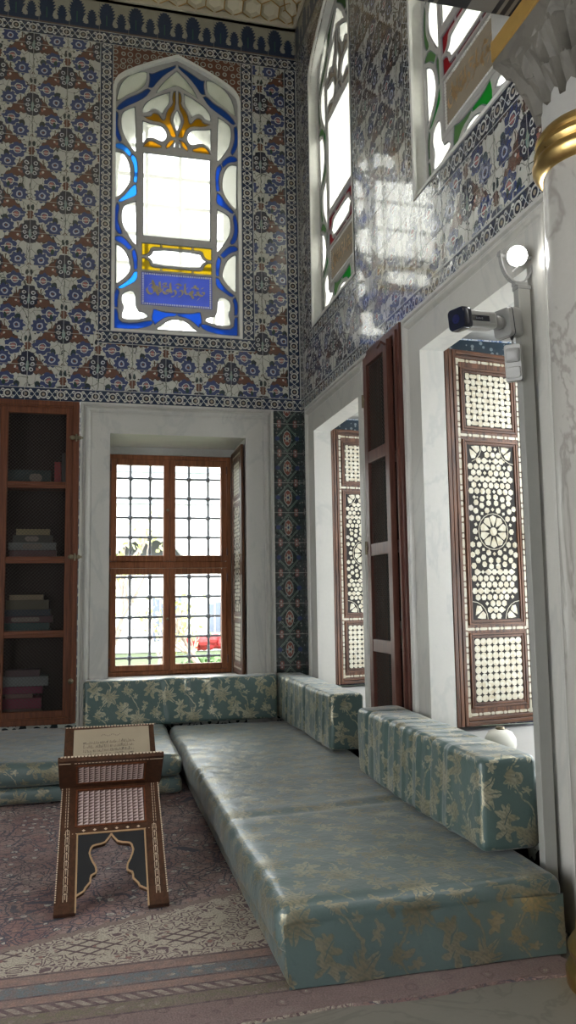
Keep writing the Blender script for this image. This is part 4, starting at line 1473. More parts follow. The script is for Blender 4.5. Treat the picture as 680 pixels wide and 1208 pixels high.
BCOL = {}
def bcol(c):
    k = 'cover_%02d' % len(BCOL)
    if c not in BCOL:
        simple(k, tuple(q * .6 for q in c), 0.6, var=0.06)
        BCOL[c] = k
    return BCOL[c]
simple('page_block', (0.20, 0.17, 0.11), 0.8)
simple('paper_label', (0.15, 0.125, 0.105), 0.7)
def book(x0, x1, z0, z1, col, label, group, y0=8.02, dp=0.20, lab=None, pages=False, upright=False, spine=None):
    t = thing('book', label, 'book', ((x0 + x1) / 2, y0 + dp / 2, z0), 0, group)
    mb = MB()
    c = 0.006
    if upright:
        mb.box(x0, x0 + c, y0, y0 + dp, z0, z1); mb.box(x1 - c, x1, y0, y0 + dp, z0, z1); mb.box(x0, x1, y0, y0 + c, z0, z1)
    elif pages:   # fore-edge towards us
        mb.box(x0, x1, y0, y0 + dp, z0, z0 + c); mb.box(x0, x1, y0, y0 + dp, z1 - c, z1); mb.box(x0, x1, y0 + dp - c, y0 + dp, z0, z1)
    else:
        mb.box(x0, x1, y0, y0 + dp, z0, z0 + c); mb.box(x0, x1, y0, y0 + dp, z1 - c, z1); mb.box(x0, x1, y0, y0 + c, z0, z1)
    link('cover', mb, bcol(col), t, bev=0.002)
    mb = MB()
    if upright:
        mb.box(x0 + c, x1 - c, y0 + c, y0 + dp - .008, z0 + .006, z1 - .006)
    elif pages:
        mb.box(x0 + .006, x1 - .006, y0 + .006, y0 + dp - c, z0 + c, z1 - c)
    else:
        mb.box(x0 + .006, x1 - .006, y0 + c, y0 + dp - .006, z0 + c, z1 - c)
    link('page_block', mb, 'page_block', t)
    if lab:
        la0, la1 = lab
        mb = MB()
        zc, hh = (z0 + z1) / 2, min(0.04, (z1 - z0) * 0.34)
        pts = []
        for (cx, s) in ((la1 - hh, 1), (la0 + hh, -1)):
            for i in range(9):
                a = -PI / 2 + PI * i / 8
                pts.append((cx + s * hh * math.cos(a), zc + s * hh * math.sin(a)))
        mb.prism(pts, lambda a, b, h: (a, y0 - h, b), 0.0, 0.003)
        link('paper_label', mb, 'paper_label', t)
    return t
g1, g2, g3, g4 = 'books on the top shelf of the cabinet', 'books stacked on the second shelf', 'books stacked on the third shelf', 'books stacked on the bottom shelf'
T1 = 2.607
book(-0.90, -0.42, T1, T1 + .150, (0.012, 0.035, 0.04), 'large dark teal book lying flat with an oval paper label, top shelf', g1, lab=(-0.62, -0.50))
book(-0.385, -0.325, T1, T1 + .235, (0.33, 0.025, 0.03), 'bright red book standing upright on the top shelf', g1, upright=True)
book(-0.315, -0.262, T1, T1 + .325, (0.07, 0.065, 0.065), 'tall grey book standing upright at the right end of the top shelf', g1, upright=True)
T2 = 1.887
z = T2
for (a, b, h, c, l, kw) in ((-0.79, -0.355, .088, (0.09, 0.03, 0.035), 'thick maroon book at the bottom of the second shelf stack', {}),
                            (-0.80, -0.36, .072, (0.20, 0.21, 0.20), 'pale grey book second from the bottom of the second shelf stack', dict(lab=(-.67, -.49))),
                            (-0.76, -0.395, .072, (0.05, 0.05, 0.04), 'dark olive book with an oval label on the second shelf stack', dict(lab=(-.65, -.52))),
                            (-0.73, -0.42, .058, (0.30, 0.24, 0.12), 'small cream book on top of the second shelf stack', {})):
    book(a, b, z, z + h, c, l, g2, **kw); z += h + .001
T3 = 1.187
z = T3
for (a, b, h, c, l, kw) in ((-0.92, -0.40, .025, (0.13, 0.15, 0.13), 'thin pale green book at the very bottom of the third shelf stack', {}),
                            (-0.90, -0.41, .066, (0.01, 0.06, 0.06), 'dark green book near the bottom of the third shelf stack', {}),
                            (-0.88, -0.38, .062, (0.09, 0.03, 0.045), 'plum coloured book with a faded label in the third shelf stack', dict(lab=(-.76, -.50))),
                            (-0.84, -0.40, .062, (0.015, 0.03, 0.05), 'dark blue book in the middle of the third shelf stack', {}),
                            (-0.81, -0.42, .090, (0.08, 0.07, 0.035), 'thick olive brown book below the top of the third shelf stack', {}),
                            (-0.78, -0.47, .050, (0.24, 0.18, 0.10), 'tan book topmost in the third shelf stack', {})):
    book(a, b, z, z + h, c, l, g3, **kw); z += h + .001
T4 = cz0 + 0.022
z = T4
book(-0.88, -0.47, z, z + .115, (0.12, 0.06, 0.045), 'faded pinkish brown book lowest on the bottom shelf', g4); z += .115
for (a, b, h, c, l, kw) in ((-0.86, -0.47, .095, (0.22, 0.012, 0.05), 'thick crimson book on the bottom shelf', {}),
                            (-0.80, -0.55, .042, (0.20, 0.10, 0.09), 'small pink book between the crimson and the magenta books', {}),
                            (-0.89, -0.46, .066, (0.20, 0.015, 0.065), 'magenta book under the pale grey book on the bottom shelf', {}),
                            (-0.88, -0.41, .090, (0.19, 0.21, 0.21), 'pale grey book second from the top on the bottom shelf', {}),
                            (-0.80, -0.49, .060, (0.08, 0.035, 0.045), 'dark plum book on top of the bottom shelf stack', {})):
    book(a, b, z, z + h, c, l, g4, **kw); z += h + .001

# ================================================================ narrow mesh cupboard between the side openings
cup = thing('wall_cupboard', 'narrow dark wooden cupboard with a mesh door between the two side openings', 'cupboard', (W_, 5.37, 0.45))
c0, c1, k0, k1 = 5.055, 5.70, 0.46, 3.375
mb = MB()
for bb in ((W_ + .01, 2.50, c0, c0 + .02, k0, k1), (W_ + .01, 2.50, c1 - .02, c1, k0, k1), (2.48, 2.50, c0, c1, k0, k1), (W_ + .01, 2.5, c0, c1, k0, k0 + .02), (W_ + .01, 2.5, c0, c1, k1 - .02, k1)):
    mb.box(*bb)
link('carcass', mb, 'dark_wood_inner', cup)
mb = MB()
panel_frame(mb, right, c0 - .03, c1 + .01, k0, k1 + .02, 0.055, 0.050, -0.05)
panel_frame(mb, right, c0 + .012, c1 - .02, k0 + .02, k1 - .02, 0.030, 0.065, -0.02)
link('outer_frame', mb, 'wood_cupboard', cup, bev=0.006)
CS = (1.13, 1.83, 2.53)
mb = MB()
panel_frame(mb, right, c0 + .10, c1 - .03, k0 + .03, k1 - .06, 0.075, 0.095, 0.050)
d = link('cupboard_door', mb, 'wood_cupboard', cup, bev=0.005)
mb = MB()
for z in CS:
    p, q = right(c0 + .16, z - .045, 0.090), right(c1 - .09, z + .045, 0.055)
    mb.box(p[0], q[0], p[1], q[1], p[2], q[2])
link_pieces('door_rail', mb, 'wood_cupboard', d, bev=0.005)
zz = [k0 + .105] + [q for z in CS for q in (z - .045, z + .045)] + [k1 - .135]
mb = MB()
for i in range(0, len(zz), 2):
    w_ = wire_mesh(right, c0 + .165, c1 - .10, zz[i], zz[i + 1], 0.070, 0.030, 0.0014)
    mb.raw(w_.v, w_.f)
link('wire_mesh', mb, 'wire', d)
for z in CS:
    mb = MB()
    mb.box(W_ + .03, 2.48, c0 + .02, c1 - .02, z - .012, z + .012)
    link('shelf', mb, 'wood_cupboard', cup)
for z in (2.98, 1.85):
    mb = MB()
    mb.tube([right(c1 - .028, z - .05, 0.098), right(c1 - .028, z + .05, 0.098)], 0.011, 8)
    mb.ball(right(c1 - .045, z, 0.098), 0.02, 8, 6, .4, 1, 1)
    link('hinge', mb, 'brass_old', d, True)
mb = MB()
mb.tube([right(c0 + .125, k1 - .10, 0.095), right(c0 + .125, k1 - .08, 0.125), right(c0 + .20, k1 - .10, 0.125)], 0.010, 8)
link('catch', mb, 'wood_cupboard', d, True)
g5 = 'books inside the narrow side cupboard'
for (z0_, rows) in ((1.842, ((.055, (0.10, 0.035, 0.035), 'maroon book low in the narrow side cupboard, second compartment down', .0),)),
                    (1.142, ((.06, (0.16, 0.14, 0.10), 'grey brown book lying low in the narrow side cupboard', 0), (.05, (0.25, 0.10, 0.09), 'pink book lying in the middle of the stack in the narrow side cupboard', 0), (.05, (0.22, 0.20, 0.16), 'pale book on top of the stack in the narrow side cupboard', 0)))):
    z = z0_
    for (h, c, l, _) in rows:
        t = thing('book', l, 'book', (2.26, 5.42, z), 0, g5)
        mb = MB()
        mb.box(2.16, 2.38, 5.26, 5.262 + .005, z, z + h); mb.box(2.16, 2.38, 5.26, 5.58, z, z + .005); mb.box(2.16, 2.38, 5.26, 5.58, z + h - .005, z + h); mb.box(2.16, 2.165, 5.26, 5.58, z, z + h)
        link('cover', mb, bcol(c), t)
        mb = MB()
        mb.box(2.168, 2.375, 5.268, 5.575, z + .005, z + h - .005)
        link('page_block', mb, 'page_block', t)
        z += h + .001

# ================================================================ inlaid shutters
def build_shutter(label):
    W, H, TH = 0.70, 2.47, 0.045
    t = thing('inlaid_shutter', label, 'shutter')
    def bx(mb, a0, a1, z0, z1, y0, y1): mb.box(a0, a1, y0, y1, z0, z1)
    zt = lambda f: H - f * H
    mb = MB()
    bx(mb, 0, W, 0, H, 0.012, TH)
    link('back_board', mb, 'wood_shutter', t, local=True)
    bands = ((.035, .222), (.245, .742), (.762, .965))
    A0, A1 = .125, .625
    mb = MB()
    for (a0, a1) in ((0, .028), (.034, .060), (.066, .092)):
        bx(mb, a0, a1, 0, H, 0 if a0 else -.004, .014)
        bx(mb, W - a1, W - a0, 0, H, 0 if a0 else -.004, .014)
    link_pieces('stile', mb, 'wood_shutter', t, bev=.004, local=True)
    mb = MB()
    for (z0, z1) in ((0, .028), (.032, .055), (H - .028, H), (H - .052, H - .032)):
        bx(mb, .092, W - .092, z0, z1, 0, .014)
    link_pieces('rail', mb, 'wood_shutter_rail', t, bev=.004, local=True)
    # nacre strip with beads
    strip = MB()
    def chip(cx, cz, hx, hz, r=.3):
        n = 8
        k = r
        pts = [(-hx, -hz * (1 - k)), (-hx * (1 - k), -hz), (hx * (1 - k), -hz), (hx, -hz * (1 - k)), (hx, hz * (1 - k)), (hx * (1 - k), hz), (-hx * (1 - k), hz), (-hx, hz * (1 - k))]
        strip_cur.prism([(cx + p[0], cz + p[1]) for p in pts], lambda a, b, h: (a, -h, b), -.012, -.0075)
    strip_cur = strip
    def run(p0, p1):
        L = math.hypot(p1[0] - p0[0], p1[1] - p0[1])
        n = max(1, round(L / .105))
        vert = abs(p1[1] - p0[1]) > abs(p1[0] - p0[0])
        for i in range(n):
            for (f, big) in ((.28, True), (.78, False)):
                t_ = (i + f + .08) / n
                cx, cz = p0[0] + (p1[0] - p0[0]) * t_, p0[1] + (p1[1] - p0[1]) * t_
                l = L / n * (.29 if big else .13)
                if vert: chip(cx, cz, .0085, l, .45 if not big else .3)
                else: chip(cx, cz, l, .0085, .45 if not big else .3)
    sL, sR, sT, sB = .105, W - .105, H - .070, .070
    run((sL, sB), (sL, sT)); run((sR, sB), (sR, sT)); run((sL, sB), (sR, sB)); run((sL, sT), (sR, sT))
    for f in (.2335, .752):
        run((sL, zt(f)), (sR, zt(f)))
    for (x, z) in ((sL, sB), (sR, sB), (sL, sT), (sR, sT)):
        chip(x, z, .014, .014, .15)
    link('bead_strip', strip, 'nacre', t, local=True)
    for bi, (f0, f1) in enumerate(bands):
        z1, z0 = zt(f0) - (.03 if bi == 0 else .0), zt(f1) + (.022 if bi == 2 else 0)
        mb = MB()
        a0, a1 = .125, W - .125
        for (q, y) in ((0, .001), (.018, .004)):
            w = .014
            bx(mb, a0 + q, a0 + q + w, z0 + q, z1 - q, y, .014); bx(mb, a1 - q - w, a1 - q, z0 + q, z1 - q, y, .014)
        link_pieces('panel_moulding', mb, 'wood_shutter', t, bev=.003, local=True)
        mb = MB()
        for (q, y) in ((0, .001), (.018, .004)):
            w = .014
            bx(mb, a0 + q + w, a1 - q - w, z0 + q, z0 + q + w, y, .014); bx(mb, a0 + q + w, a1 - q - w, z1 - q - w, z1 - q, y, .014)
        link_pieces('panel_moulding', mb, 'wood_shutter_rail', t, bev=.003, local=True)
        a0 += .036; a1 -= .036; z0 += .036; z1 -= .036
        mb = MB()
        bx(mb, a0, a1, z0, z1, .0105, .013)
        pn = link('dark_panel', mb, 'ebony_ground', t, local=True)
        strip_cur = MB()
        w, h = a1 - a0, z1 - z0
        def ngon(cx, cz, r, n, rot=0.0, sx=1.0):
            strip_cur.prism([(cx + r * sx * math.cos(rot + 2 * PI * i / n), cz + r * math.sin(rot + 2 * PI * i / n)) for i in range(n)], lambda a, b, hh: (a, -hh, b), -.0105, -.0085)
        if bi == 0:
            nx_, nz_ = 8, 9
            sx_, sz_ = w / nx_, h / nz_
            for i in range(nx_):
                for j in range(nz_):
                    cx, cz = a0 + (i + .5) * sx_, z0 + (j + .5) * sz_
                    if (i + j) % 2: chip(cx, cz, sx_ * .62, sz_ * .34, .45)
                    else: chip(cx, cz, sx_ * .33, sz_ * .60, .45)
            strip_cur.v = [(min(max(v[0], a0), a1), v[1], min(max(v[2], z0), z1)) for v in strip_cur.v]
        elif bi == 2:
            nx_, nz_ = 8, 9
            sx_, sz_ = w / nx_, h / nz_
            for i in range(nx_):
                for j in range(nz_):
                    ngon(a0 + (i + .5) * sx_, z0 + (j + .5) * sz_, sz_ * .50, 10, PI / 10, sx_ / sz_)
        else:
            cx0_, cz0_ = (a0 + a1) / 2, (z0 + z1) / 2
            Rr = .118
            def rosett(cx, cz, R_, clip):
                n = 10
                if not clip: ngon(cx, cz, R_ * .24, 12)
                for k in range(n):
                    a = 2 * PI * (k + .5) / n
                    pts = []
                    for (rr, da) in ((.30, 0), (.60, .26), (.84, .27), (.93, 0), (.84, -.27), (.60, -.26)):
                        pts.append((cx + R_ * rr * math.cos(a + da), cz + R_ * rr * math.sin(a + da)))
                    if clip and any(not (a0 <= p[0] <= a1 and z0 <= p[1] <= z1) for p in pts): continue
                    strip_cur.prism(pts, lambda a_, b, hh: (a_, -hh, b), -.0105, -.0085)
                m_ = 20
                for k in range(m_):
                    ps = []
                    for (rr, kk) in ((1.0, k), (1.0, k + 1), (1.035, k + 1), (1.035, k)):
                        aa = 2 * PI * kk / m_
                        ps.append((cx + R_ * rr * math.cos(aa), cz + R_ * rr * math.sin(aa)))
                    if clip and any(not (a0 <= p[0] <= a1 and z0 <= p[1] <= z1) for p in ps): continue
                    strip_cur.prism(ps, lambda a_, b, hh: (a_, -hh, b), -.0105, -.0085)
            rosett(cx0_, cz0_, Rr, False)
            cr_ = .115
            cors = [(a0, z0), (a1, z0), (a0, z1), (a1, z1)]
            for c_ in cors: rosett(c_[0], c_[1], cr_, True)
            # rings of chips round the centre, then lattice
            for rg, (rad, n, rot) in enumerate(((Rr + .030, 20, 0), (Rr + .075, 20, .5), (Rr + .115, 26, 0))):
                for k in range(n):
                    a = 2 * PI * (k + rot) / n
                    x, z = cx0_ + rad * math.cos(a), cz0_ + rad * math.sin(a)
                    if a0 + .012 < x < a1 - .012 and all(math.hypot(x - c[0], z - c[1]) > cr_ + .02 for c in cors):
                        if k % 2 == 0 or rg: ngon(x, z, .0205, 6, a)
                        else: ngon(x, z, .013, 4, a)
            sp = .047
            rows = int(h / (sp * .88)) + 1
            for j in range(rows):
                zz_ = z0 + .02 + j * (h - .04) / (rows - 1)
                n = 8
                for i in range(n):
                    x = a0 + .021 + (i + (.5 if j % 2 else 0)) * (w - .03) / (n - .5)
                    if math.hypot(x - cx0_, zz_ - cz0_) < Rr + .145 or x > a1 - .01: continue
                    if any(math.hypot(x - c[0], zz_ - c[1]) < cr_ + .018 for c in cors): continue
                    if (i * 3 + j * 2) % 7 == 3: ngon(x, zz_, .014, 4)
                    else: ngon(x, zz_, .0215, 6, PI / 6 * ((i + j) % 2))
                    if j % 3 == 1: ngon(x + (w - .03) / (n - .5) / 2 if x < a1 - .04 else x, zz_ + .0, .008, 4)
        link('nacre_inlay', strip_cur, 'nacre', pn, local=True)
    for z in (.35, H - .35):
        mb = MB()
        mb.tube([(-.004, .02, z - .05), (-.004, .02, z + .05)], .010, 8)
        link('hinge', mb, 'brass_old', t, True, local=True)
    mb = MB()
    mb.tube([(W - .04, 0, H * .52), (W - .04, -.022, H * .52)], .006, 8)
    mb.ball((W - .04, -.026, H * .52), .011)
    link('knob', mb, 'brass_old', t, True, local=True)
    return t
sh = build_shutter('brown shutter inlaid with mother-of-pearl, opened in the nearer side window behind the steel pole')
sh.location = (2.245, 4.725, 0.655)
sh.rotation_euler = (0, 0, R(9.5))
s2 = copy_tree(sh)
s2['label'] = 'brown shutter inlaid with mother-of-pearl, partly hidden in the farther side window'
s2.location = (2.235, 7.315, 0.655)
s3 = copy_tree(sh)
s3['label'] = 'inlaid shutter seen almost edge-on, folded against the right side of the wooden window'
s3.location = (1.462, 8.545, 0.70)
s3.rotation_euler = (0, 0, R(-90.5))
s3.scale = (0.90, 0.6, 0.955)
for s in (sh, s2, s3):
    s['group'] = 'mother-of-pearl shutters in the window niches'

# small white floodlights standing on the sills
def sill_light(x, y, label):
    t = thing('sill_lamp', label, 'lamp', (x, y, 0.62))
    mb = MB()
    mb.lathe([(.060, 0), (.078, .006), (.088, .035), (.084, .075), (.066, .105), (.038, .120), (.010, .122)], x, y, 28, .62)
    link('shade', mb, 'white_fixture', t, True)
    mb = MB()
    mb.lathe([(.020, 0), (.026, .006), (.022, .014), (.012, .017)], x, y, 16, .740)
    link('cap', mb, 'brass_old', t, True)
    return t
sill_light(2.22, 4.13, 'small rounded white fixture on the sill in front of the nearer inlaid shutter')
sill_light(2.42, 6.55, 'small rounded white fixture on the farther sill, half hidden behind the cushion')

# ================================================================ folding book stand
SL = math.atan(0.8)
FX, FY = 0.104, 4.045
def frA(a, b, h):
    """board A: a across, b along the board from the near foot, h above its upper face"""
    return (FX + a, FY + b * math.cos(SL) - h * math.sin(SL), 0.028 + b * math.sin(SL) + h * math.cos(SL))
stand = thing('book_stand', 'dark wooden folding book stand inlaid with bone and pearl, standing on the carpet', 'stand', (FX, 4.6, 0.0))
L1, L2 = 0.748, 1.150        # fold and far top measured along the board
def hwA(b): return 0.2715 - 0.012 * min(1, b / .75) - 0.004 * max(0, (b - .75) / .4)
TB = 0.028
arch = [(-.103 + p[0], p[1]) for p in [(0.103, 0.410), (0.094, 0.394), (0.072, 0.364), (0.048, .356), (0.027, 0.353), (0.010, .348), (0.001, 0.336), (-0.006, 0.309), (0.000, .285), (0.009, 0.261), (0.024, 0.232), (0.028, .210), (0.026, 0.196), (0.004, 0.184), (0.000, 0.168), (0.000, 0.150), (-0.024, 0.120), (-0.030, .105), (-0.058, 0.080)]]
archL = [(p[0] , p[1]) for p in arch]
aw = 0.170                      # inner half width of the leg opening
op = [(-aw, -.001)] + [(-aw, .085)] + [(max(-aw, p[0]), p[1]) for p in reversed(archL)][1:]
opening = op + [(-p[0], p[1]) for p in reversed(op[:-1])]
def board(name, fr, s_hi, hw, matn='wood_stand'):
    out = [(-hw(0), 0), (-hw(L1), L1), (-hw(s_hi), s_hi), (hw(s_hi), s_hi), (hw(L1), L1), (hw(0), 0)]
    # the outline runs round the arch opening from the two feet
    mid = [(-p[0], p[1]) for p in op]
    poly = [(-hw(0), 0), (-hw(L1 * .5), L1 * .5), (-hw(L1), L1), (-hw(s_hi), s_hi), (hw(s_hi), s_hi), (hw(L1), L1), (hw(L1 * .5), L1 * .5), (hw(0), 0), (aw, 0)] + [(-p[0], p[1]) for p in op[1:]] + [(p[0], p[1]) for p in reversed(op[1:-1])] + [(-aw, 0)]
    mb = MB()
    mb.prism(poly, fr, 0, -TB)
    return link(name, mb, matn, stand, bev=.002)
bA = board('front_leg_board', frA, L2, hwA)
# board B: near flap rises towards us, its legs run down behind
fy, fz = frA(0, L1, 0)[1], frA(0, L1, 0)[2]
AB = math.atan2(0.185, 0.215)
def frB(a, b, h):
    """b from the far foot up to the near edge of the flap; h towards the viewer's upper side (cradle side)"""
    LB = (fz - 0.028) / math.sin(SLB)
    return (FX + a, fy - (b - LB) * math.cos(SLB) + h * math.sin(SLB), fz + (b - LB) * math.sin(SLB) + h * math.cos(SLB))
SLB = math.atan2(fz - 0.028, 0.50)
LBf = (fz - 0.028) / math.sin(SLB)
hi = LBf + 0.262
polyB = [(-.262, 0), (-.262, LBf - .03), (-.272, LBf + .02), (-.275, hi), (.275, hi), (.272, LBf + .02), (.262, LBf - .03), (.262, 0), (aw, 0), (aw, .085), (.10, .22), (.09, .33), (0, .40), (-.09, .33), (-.10, .22), (-aw, .085), (-aw, 0)]
mb = MB()
mb.prism(polyB, frB, 0.0, -TB)
bB = link('rear_leg_board', mb, 'wood_stand', stand, bev=.002)
# black spandrels and pale arch trim of the front
for s in (-1, 1):
    mb = MB()
    q = [(s * p[0], p[1]) for p in op[1:]] + [(0, .412), (0, .420), (-s * -0.0, .420)]
    poly = [(s * -.166, .092)] + [(s * p[0], p[1] + (0.004 if p[1] > .3 else 0)) for p in op[2:]] + [(0, .416), (s * -.166, .416)]
    mb.prism(poly, frA, 0.0, .003)
    link('black_spandrel', mb, 'black_lacquer', bA)
mb = MB()
def ribbon(mb, pts, w, h):
    for i in range(len(pts) - 1):
        a, b = Vector(pts[i]), Vector(pts[i + 1])
        d = (b - a)
        if d.length < 1e-5: continue
        d.normalize()
        n = Vector((-d.y, d.x)) * w / 2
        a2, b2 = a - d * w * .2, b + d * w * .2
        mb.prism([(a2 - n)[:], (b2 - n)[:], (b2 + n)[:], (a2 + n)[:]], frA, 0.0, h)
ap = [(-aw, .083)] + op[2:]
for s in (-1, 1):
    ribbon(mb, [(-s * p[0], p[1]) for p in ap], .009, .0055)
    ribbon(mb, [(s * .171, .0), (s * .171, .424)], .008, .005)
ribbon(mb, [(-.171, .424), (.171, .424)], .008, .005)
link('pale_arch_trim', mb, 'pale_trim', bA)
# raised pyramid inlays: front panel and underside of the flap
def pyramids(fr, a0, a1, b0, b1, nx_, nz_, hgt):
    mb, mk = MB(), MB()
    w, h = (a1 - a0) / nx_, (b1 - b0) / nz_
    for i in range(nx_):
        for j in range(nz_):
            x, z = a0 + i * w, b0 + j * h
            mb.prism([(x + w * .06, z + h * .06), (x + w * .94, z + h * .06), (x + w * .94, z + h * .94)], fr, 0, hgt)
            mk.prism([(x + w * .06, z + h * .10), (x + w * .88, z + h * .94), (x + w * .06, z + h * .94)], fr, 0, hgt * .8)
    return mb, mk
for (fr_, bb, a, b0, b1, nn, par) in ((frA, .0, .172, .478, .690, (12, 11), bA), (lambda a, b, h: frB(a, b, -TB - h), 0, .172, LBf + .055, LBf + .205, (12, 7), bB)):
    m1, m2 = pyramids(fr_, -a, a, b0, b1, nn[0], nn[1], .004)
    link('pearl_triangles', m1, 'nacre_pink', par)
    link('dark_triangles', m2, 'nacre_shade', par)
    mb = MB()
    for (x0, x1, z0, z1) in ((-a - .012, -a - .004, b0 - .012, b1 + .012), (a + .004, a + .012, b0 - .012, b1 + .012), (-a - .012, a + .012, b0 - .012, b0 - .004), (-a - .012, a + .012, b1 + .004, b1 + .012)):
        mb.prism(rect(x0, x1, z0, z1), fr_, 0, .005)
    link('panel_border', mb, 'wood_cabinet', par)
# bone lines and small diamonds
mb = MB()
for s in (-1, 1):
    x = s * .221
    for k in range(9):
        b0 = .06 + k * .044
        for dx in (-.009, 0, .009):
            q = b0 + (.012 if dx == 0 else 0)
            mb.prism(rect(x + dx - .0013, x + dx + .0013, q, q + .036), frA, 0, .001)
        mb.prism(rect(x - .009, x + .009, b0 + .038, b0 + .0405), frA, 0, .001)
    for k in range(14):
        b0 = .47 + k * .018
        mb.prism(rect(x - .0015, x + .0015, b0, b0 + .013), frA, 0, .001)
        mb.prism(rect(x + s * .012 - .001, x + s * .012 + .001, b0, b0 + .012), frA, 0, .001)
for k in range(6):
    x = -.14 + k * .056
    mb.prism([(x - .009, .445), (x, .438), (x + .009, .445), (x, .452)], frA, 0, .001)
for k in range(26):
    x = -.235 + k * .0185
    mb.prism(rect(x, x + .006, .428, .4305), frA, 0, .001)
link('bone_lines', mb, 'bone_inlay', bA)
for s in (-1, 1):
    mb = MB()
    for k in range(57):
        b = .060 + k * .012
        x = s * (hwA(b) - .004)
        mb.prism(rect(x - .003, x + .003, b, b + .007), frA, -.001, .0015)
    link('edge_beads', mb, 'bone_inlay', bA)
mb = MB()
for k in range(30):
    x = -.250 + k * .0172
    mb.prism(rect(x, x + .010, L2 - .006, L2 + .002), frA, -.004, .002)
link('edge_beads', mb, 'bone_inlay', bA)
mb, m2 = MB(), MB()
for k in range(30):
    x = -.262 + k * .0178
    mb.prism(rect(x, x + .011, hi - .006, hi + .002), frB, -.006, .002)
    if 3 < k < 28:
        m2.prism(rect(x, x + .012, hi - .026, hi - .020), lambda a, b, h: frB(a, b, -TB - h), 0, .001)
link('edge_beads', mb, 'bone_inlay', bB)
link('bead_row', m2, 'bone_inlay', bB)
for s in (-1, 1):
    mb = MB()
    mb.prism(rect(min(s * .27, s * .21), max(s * .27, s * .21), hi - .026, hi - .020), lambda a, b, h: frB(a, b, -TB - h), 0, .001)
    link('corner_line', mb, 'bone_inlay', bB)
# sheet lying on the far panel
pg = thing('printed_sheet', 'cream printed sheet resting on the upper panel of the folding stand', 'sheet', frA(0, .95, .002))
mb = MB()
poly = []
n = 14
def frP(a, b, h): return frA(a, b, h + .006 + .004 * math.sin(a * 9))
for i in range(n):
    a0, a1 = -.205 + .43 * i / n, -.205 + .43 * (i + 1) / n
    mb.prism(rect(a0, a1, .80, 1.125), frP, 0, .003)
simple('old_paper', (0.30, 0.245, 0.17), 0.85, scale=9)
simple('ink', (0.10, 0.08, 0.06), 0.8)
link('paper', mb, 'old_paper', pg)
mb = MB()
rk = random.Random(8)
for r_ in range(4):
    x = -.15
    while x < .13:
        b = 1.012 - r_ * .030
        hh = rk.uniform(.010, .024)
        mb.prism([(x, b), (x + .0018, b), (x + .0018 + rk.uniform(-.003, .003), b + hh), (x + rk.uniform(-.003, .001), b + hh)], frP, .003, .0035)
        if rk.random() < .5:
            mb.prism(rect(x, x + rk.uniform(.006, .012), b + .001, b + .003), frP, .003, .0035)
        x += rk.uniform(.005, .009)
for k in range(14):
    x = -.05 + k * .008
    mb.prism(rect(x, x + .003, 1.068 + .006 * math.sin(k), 1.074 + .006 * math.sin(k)), frP, .003, .0035)
link('ink_lines', mb, 'ink', pg)

# ================================================================ column with gilded ring and muqarnas capital
CX, CY = 2.06, 2.80
colm = thing('column', 'pale veined marble column with a brass ring and carved honeycomb capital', 'column', (CX, CY, 0))
mb = MB()
mb.lathe([(.222, 0.20), (.224, 1.0), (.222, 2.0), (.214, 3.28)], CX, CY, 64)
link('shaft', mb, 'marble_column', colm, True)
mb = MB()
mb.lathe([(.275, -.012), (.278, .03), (.268, .05), (.246, .062), (.246, .085), (.262, .10), (.266, .12), (.25, .145), (.236, .16), (.232, .21), (.226, .215)], CX, CY, 64)
link('base_ring', mb, 'gilded_brass', colm, True)
mb = MB()
mb.lathe([(.213, 3.265), (.228, 3.27), (.240, 3.285), (.254, 3.305), (.256, 3.325), (.246, 3.342), (.234, 3.350), (.240, 3.358), (.247, 3.372), (.243, 3.388), (.231, 3.396), (.229, 3.405), (.238, 3.415), (.238, 3.43), (.228, 3.442), (.220, 3.455), (.210, 3.458)], CX, CY, 64)
link('brass_ring', mb, 'gilded_brass', colm, True)
mb = MB()
mb.lathe([(.212, 3.44), (.206, 3.52), (.206, 3.64)], CX, CY, 64)
link('neck', mb, 'marble_jamb', colm, True)
mb = MB()
NA, NZ = 192, 54
vs = []
tiers = [(3.56, 3.69, .215, .262, 16, 0), (3.69, 3.82, .262, .315, 16, .5), (3.82, 3.95, .315, .385, 16, 0)]
for j in range(NZ + 1):
    z = 3.56 + (3.95 - 3.56) * j / NZ
    for (z0_, z1_, r0, r1, nn, ph) in tiers:
        if z <= z1_ + 1e-6: break
    t_ = (z - z0_) / (z1_ - z0_)
    for i in range(NA):
        th = 2 * PI * i / NA
        k = (th / (2 * PI) * nn + ph) % 1.0
        tri = abs(k - .5) * 2              # 1 at ribs, 0 in the middle of a niche
        fac = abs(((k * 2) % 1.0) - .5) * 2
        r = r0 + (r1 - r0) * (t_ ** 1.4) + .034 * (tri - .5) * (1 - t_ * .6) - .026 * max(0, 1 - t_ - tri * .8) + .014 * (fac - .5)
        if tri < .35 and t_ > .55:
            r += .010 * (t_ - .55)
        # blend towards the square block above
        g_ = max(0, (z - 3.62) / .33)
        sq = 1 / max(abs(math.cos(th)), abs(math.sin(th)))
        r *= 1 + (min(sq, 1.20) - 1) * .75 * g_ * g_
        r = min(r, .293 * sq)
        vs.append((CX + r * math.cos(th), CY + r * math.sin(th), z))
fs = [(j * NA + i, j * NA + (i + 1) % NA, (j + 1) * NA + (i + 1) % NA, (j + 1) * NA + i) for j in range(NZ) for i in range(NA)]
fs += [tuple(reversed(range(NA))), tuple(range(NZ * NA, NZ * NA + NA))]
mb.raw(vs, fs)
link('muqarnas_capital', mb, 'marble_capital', colm)
mb = MB()
q = .293
mb.box(CX - q, CX + q, CY - q, CY + q, 3.985, 4.80)
link('impost_block', mb, 'marble_jamb', colm, bev=.004)
mb = MB()
q = .300
mb.box(CX - q, CX + q, CY - q, CY + q, 3.935, 4.035)
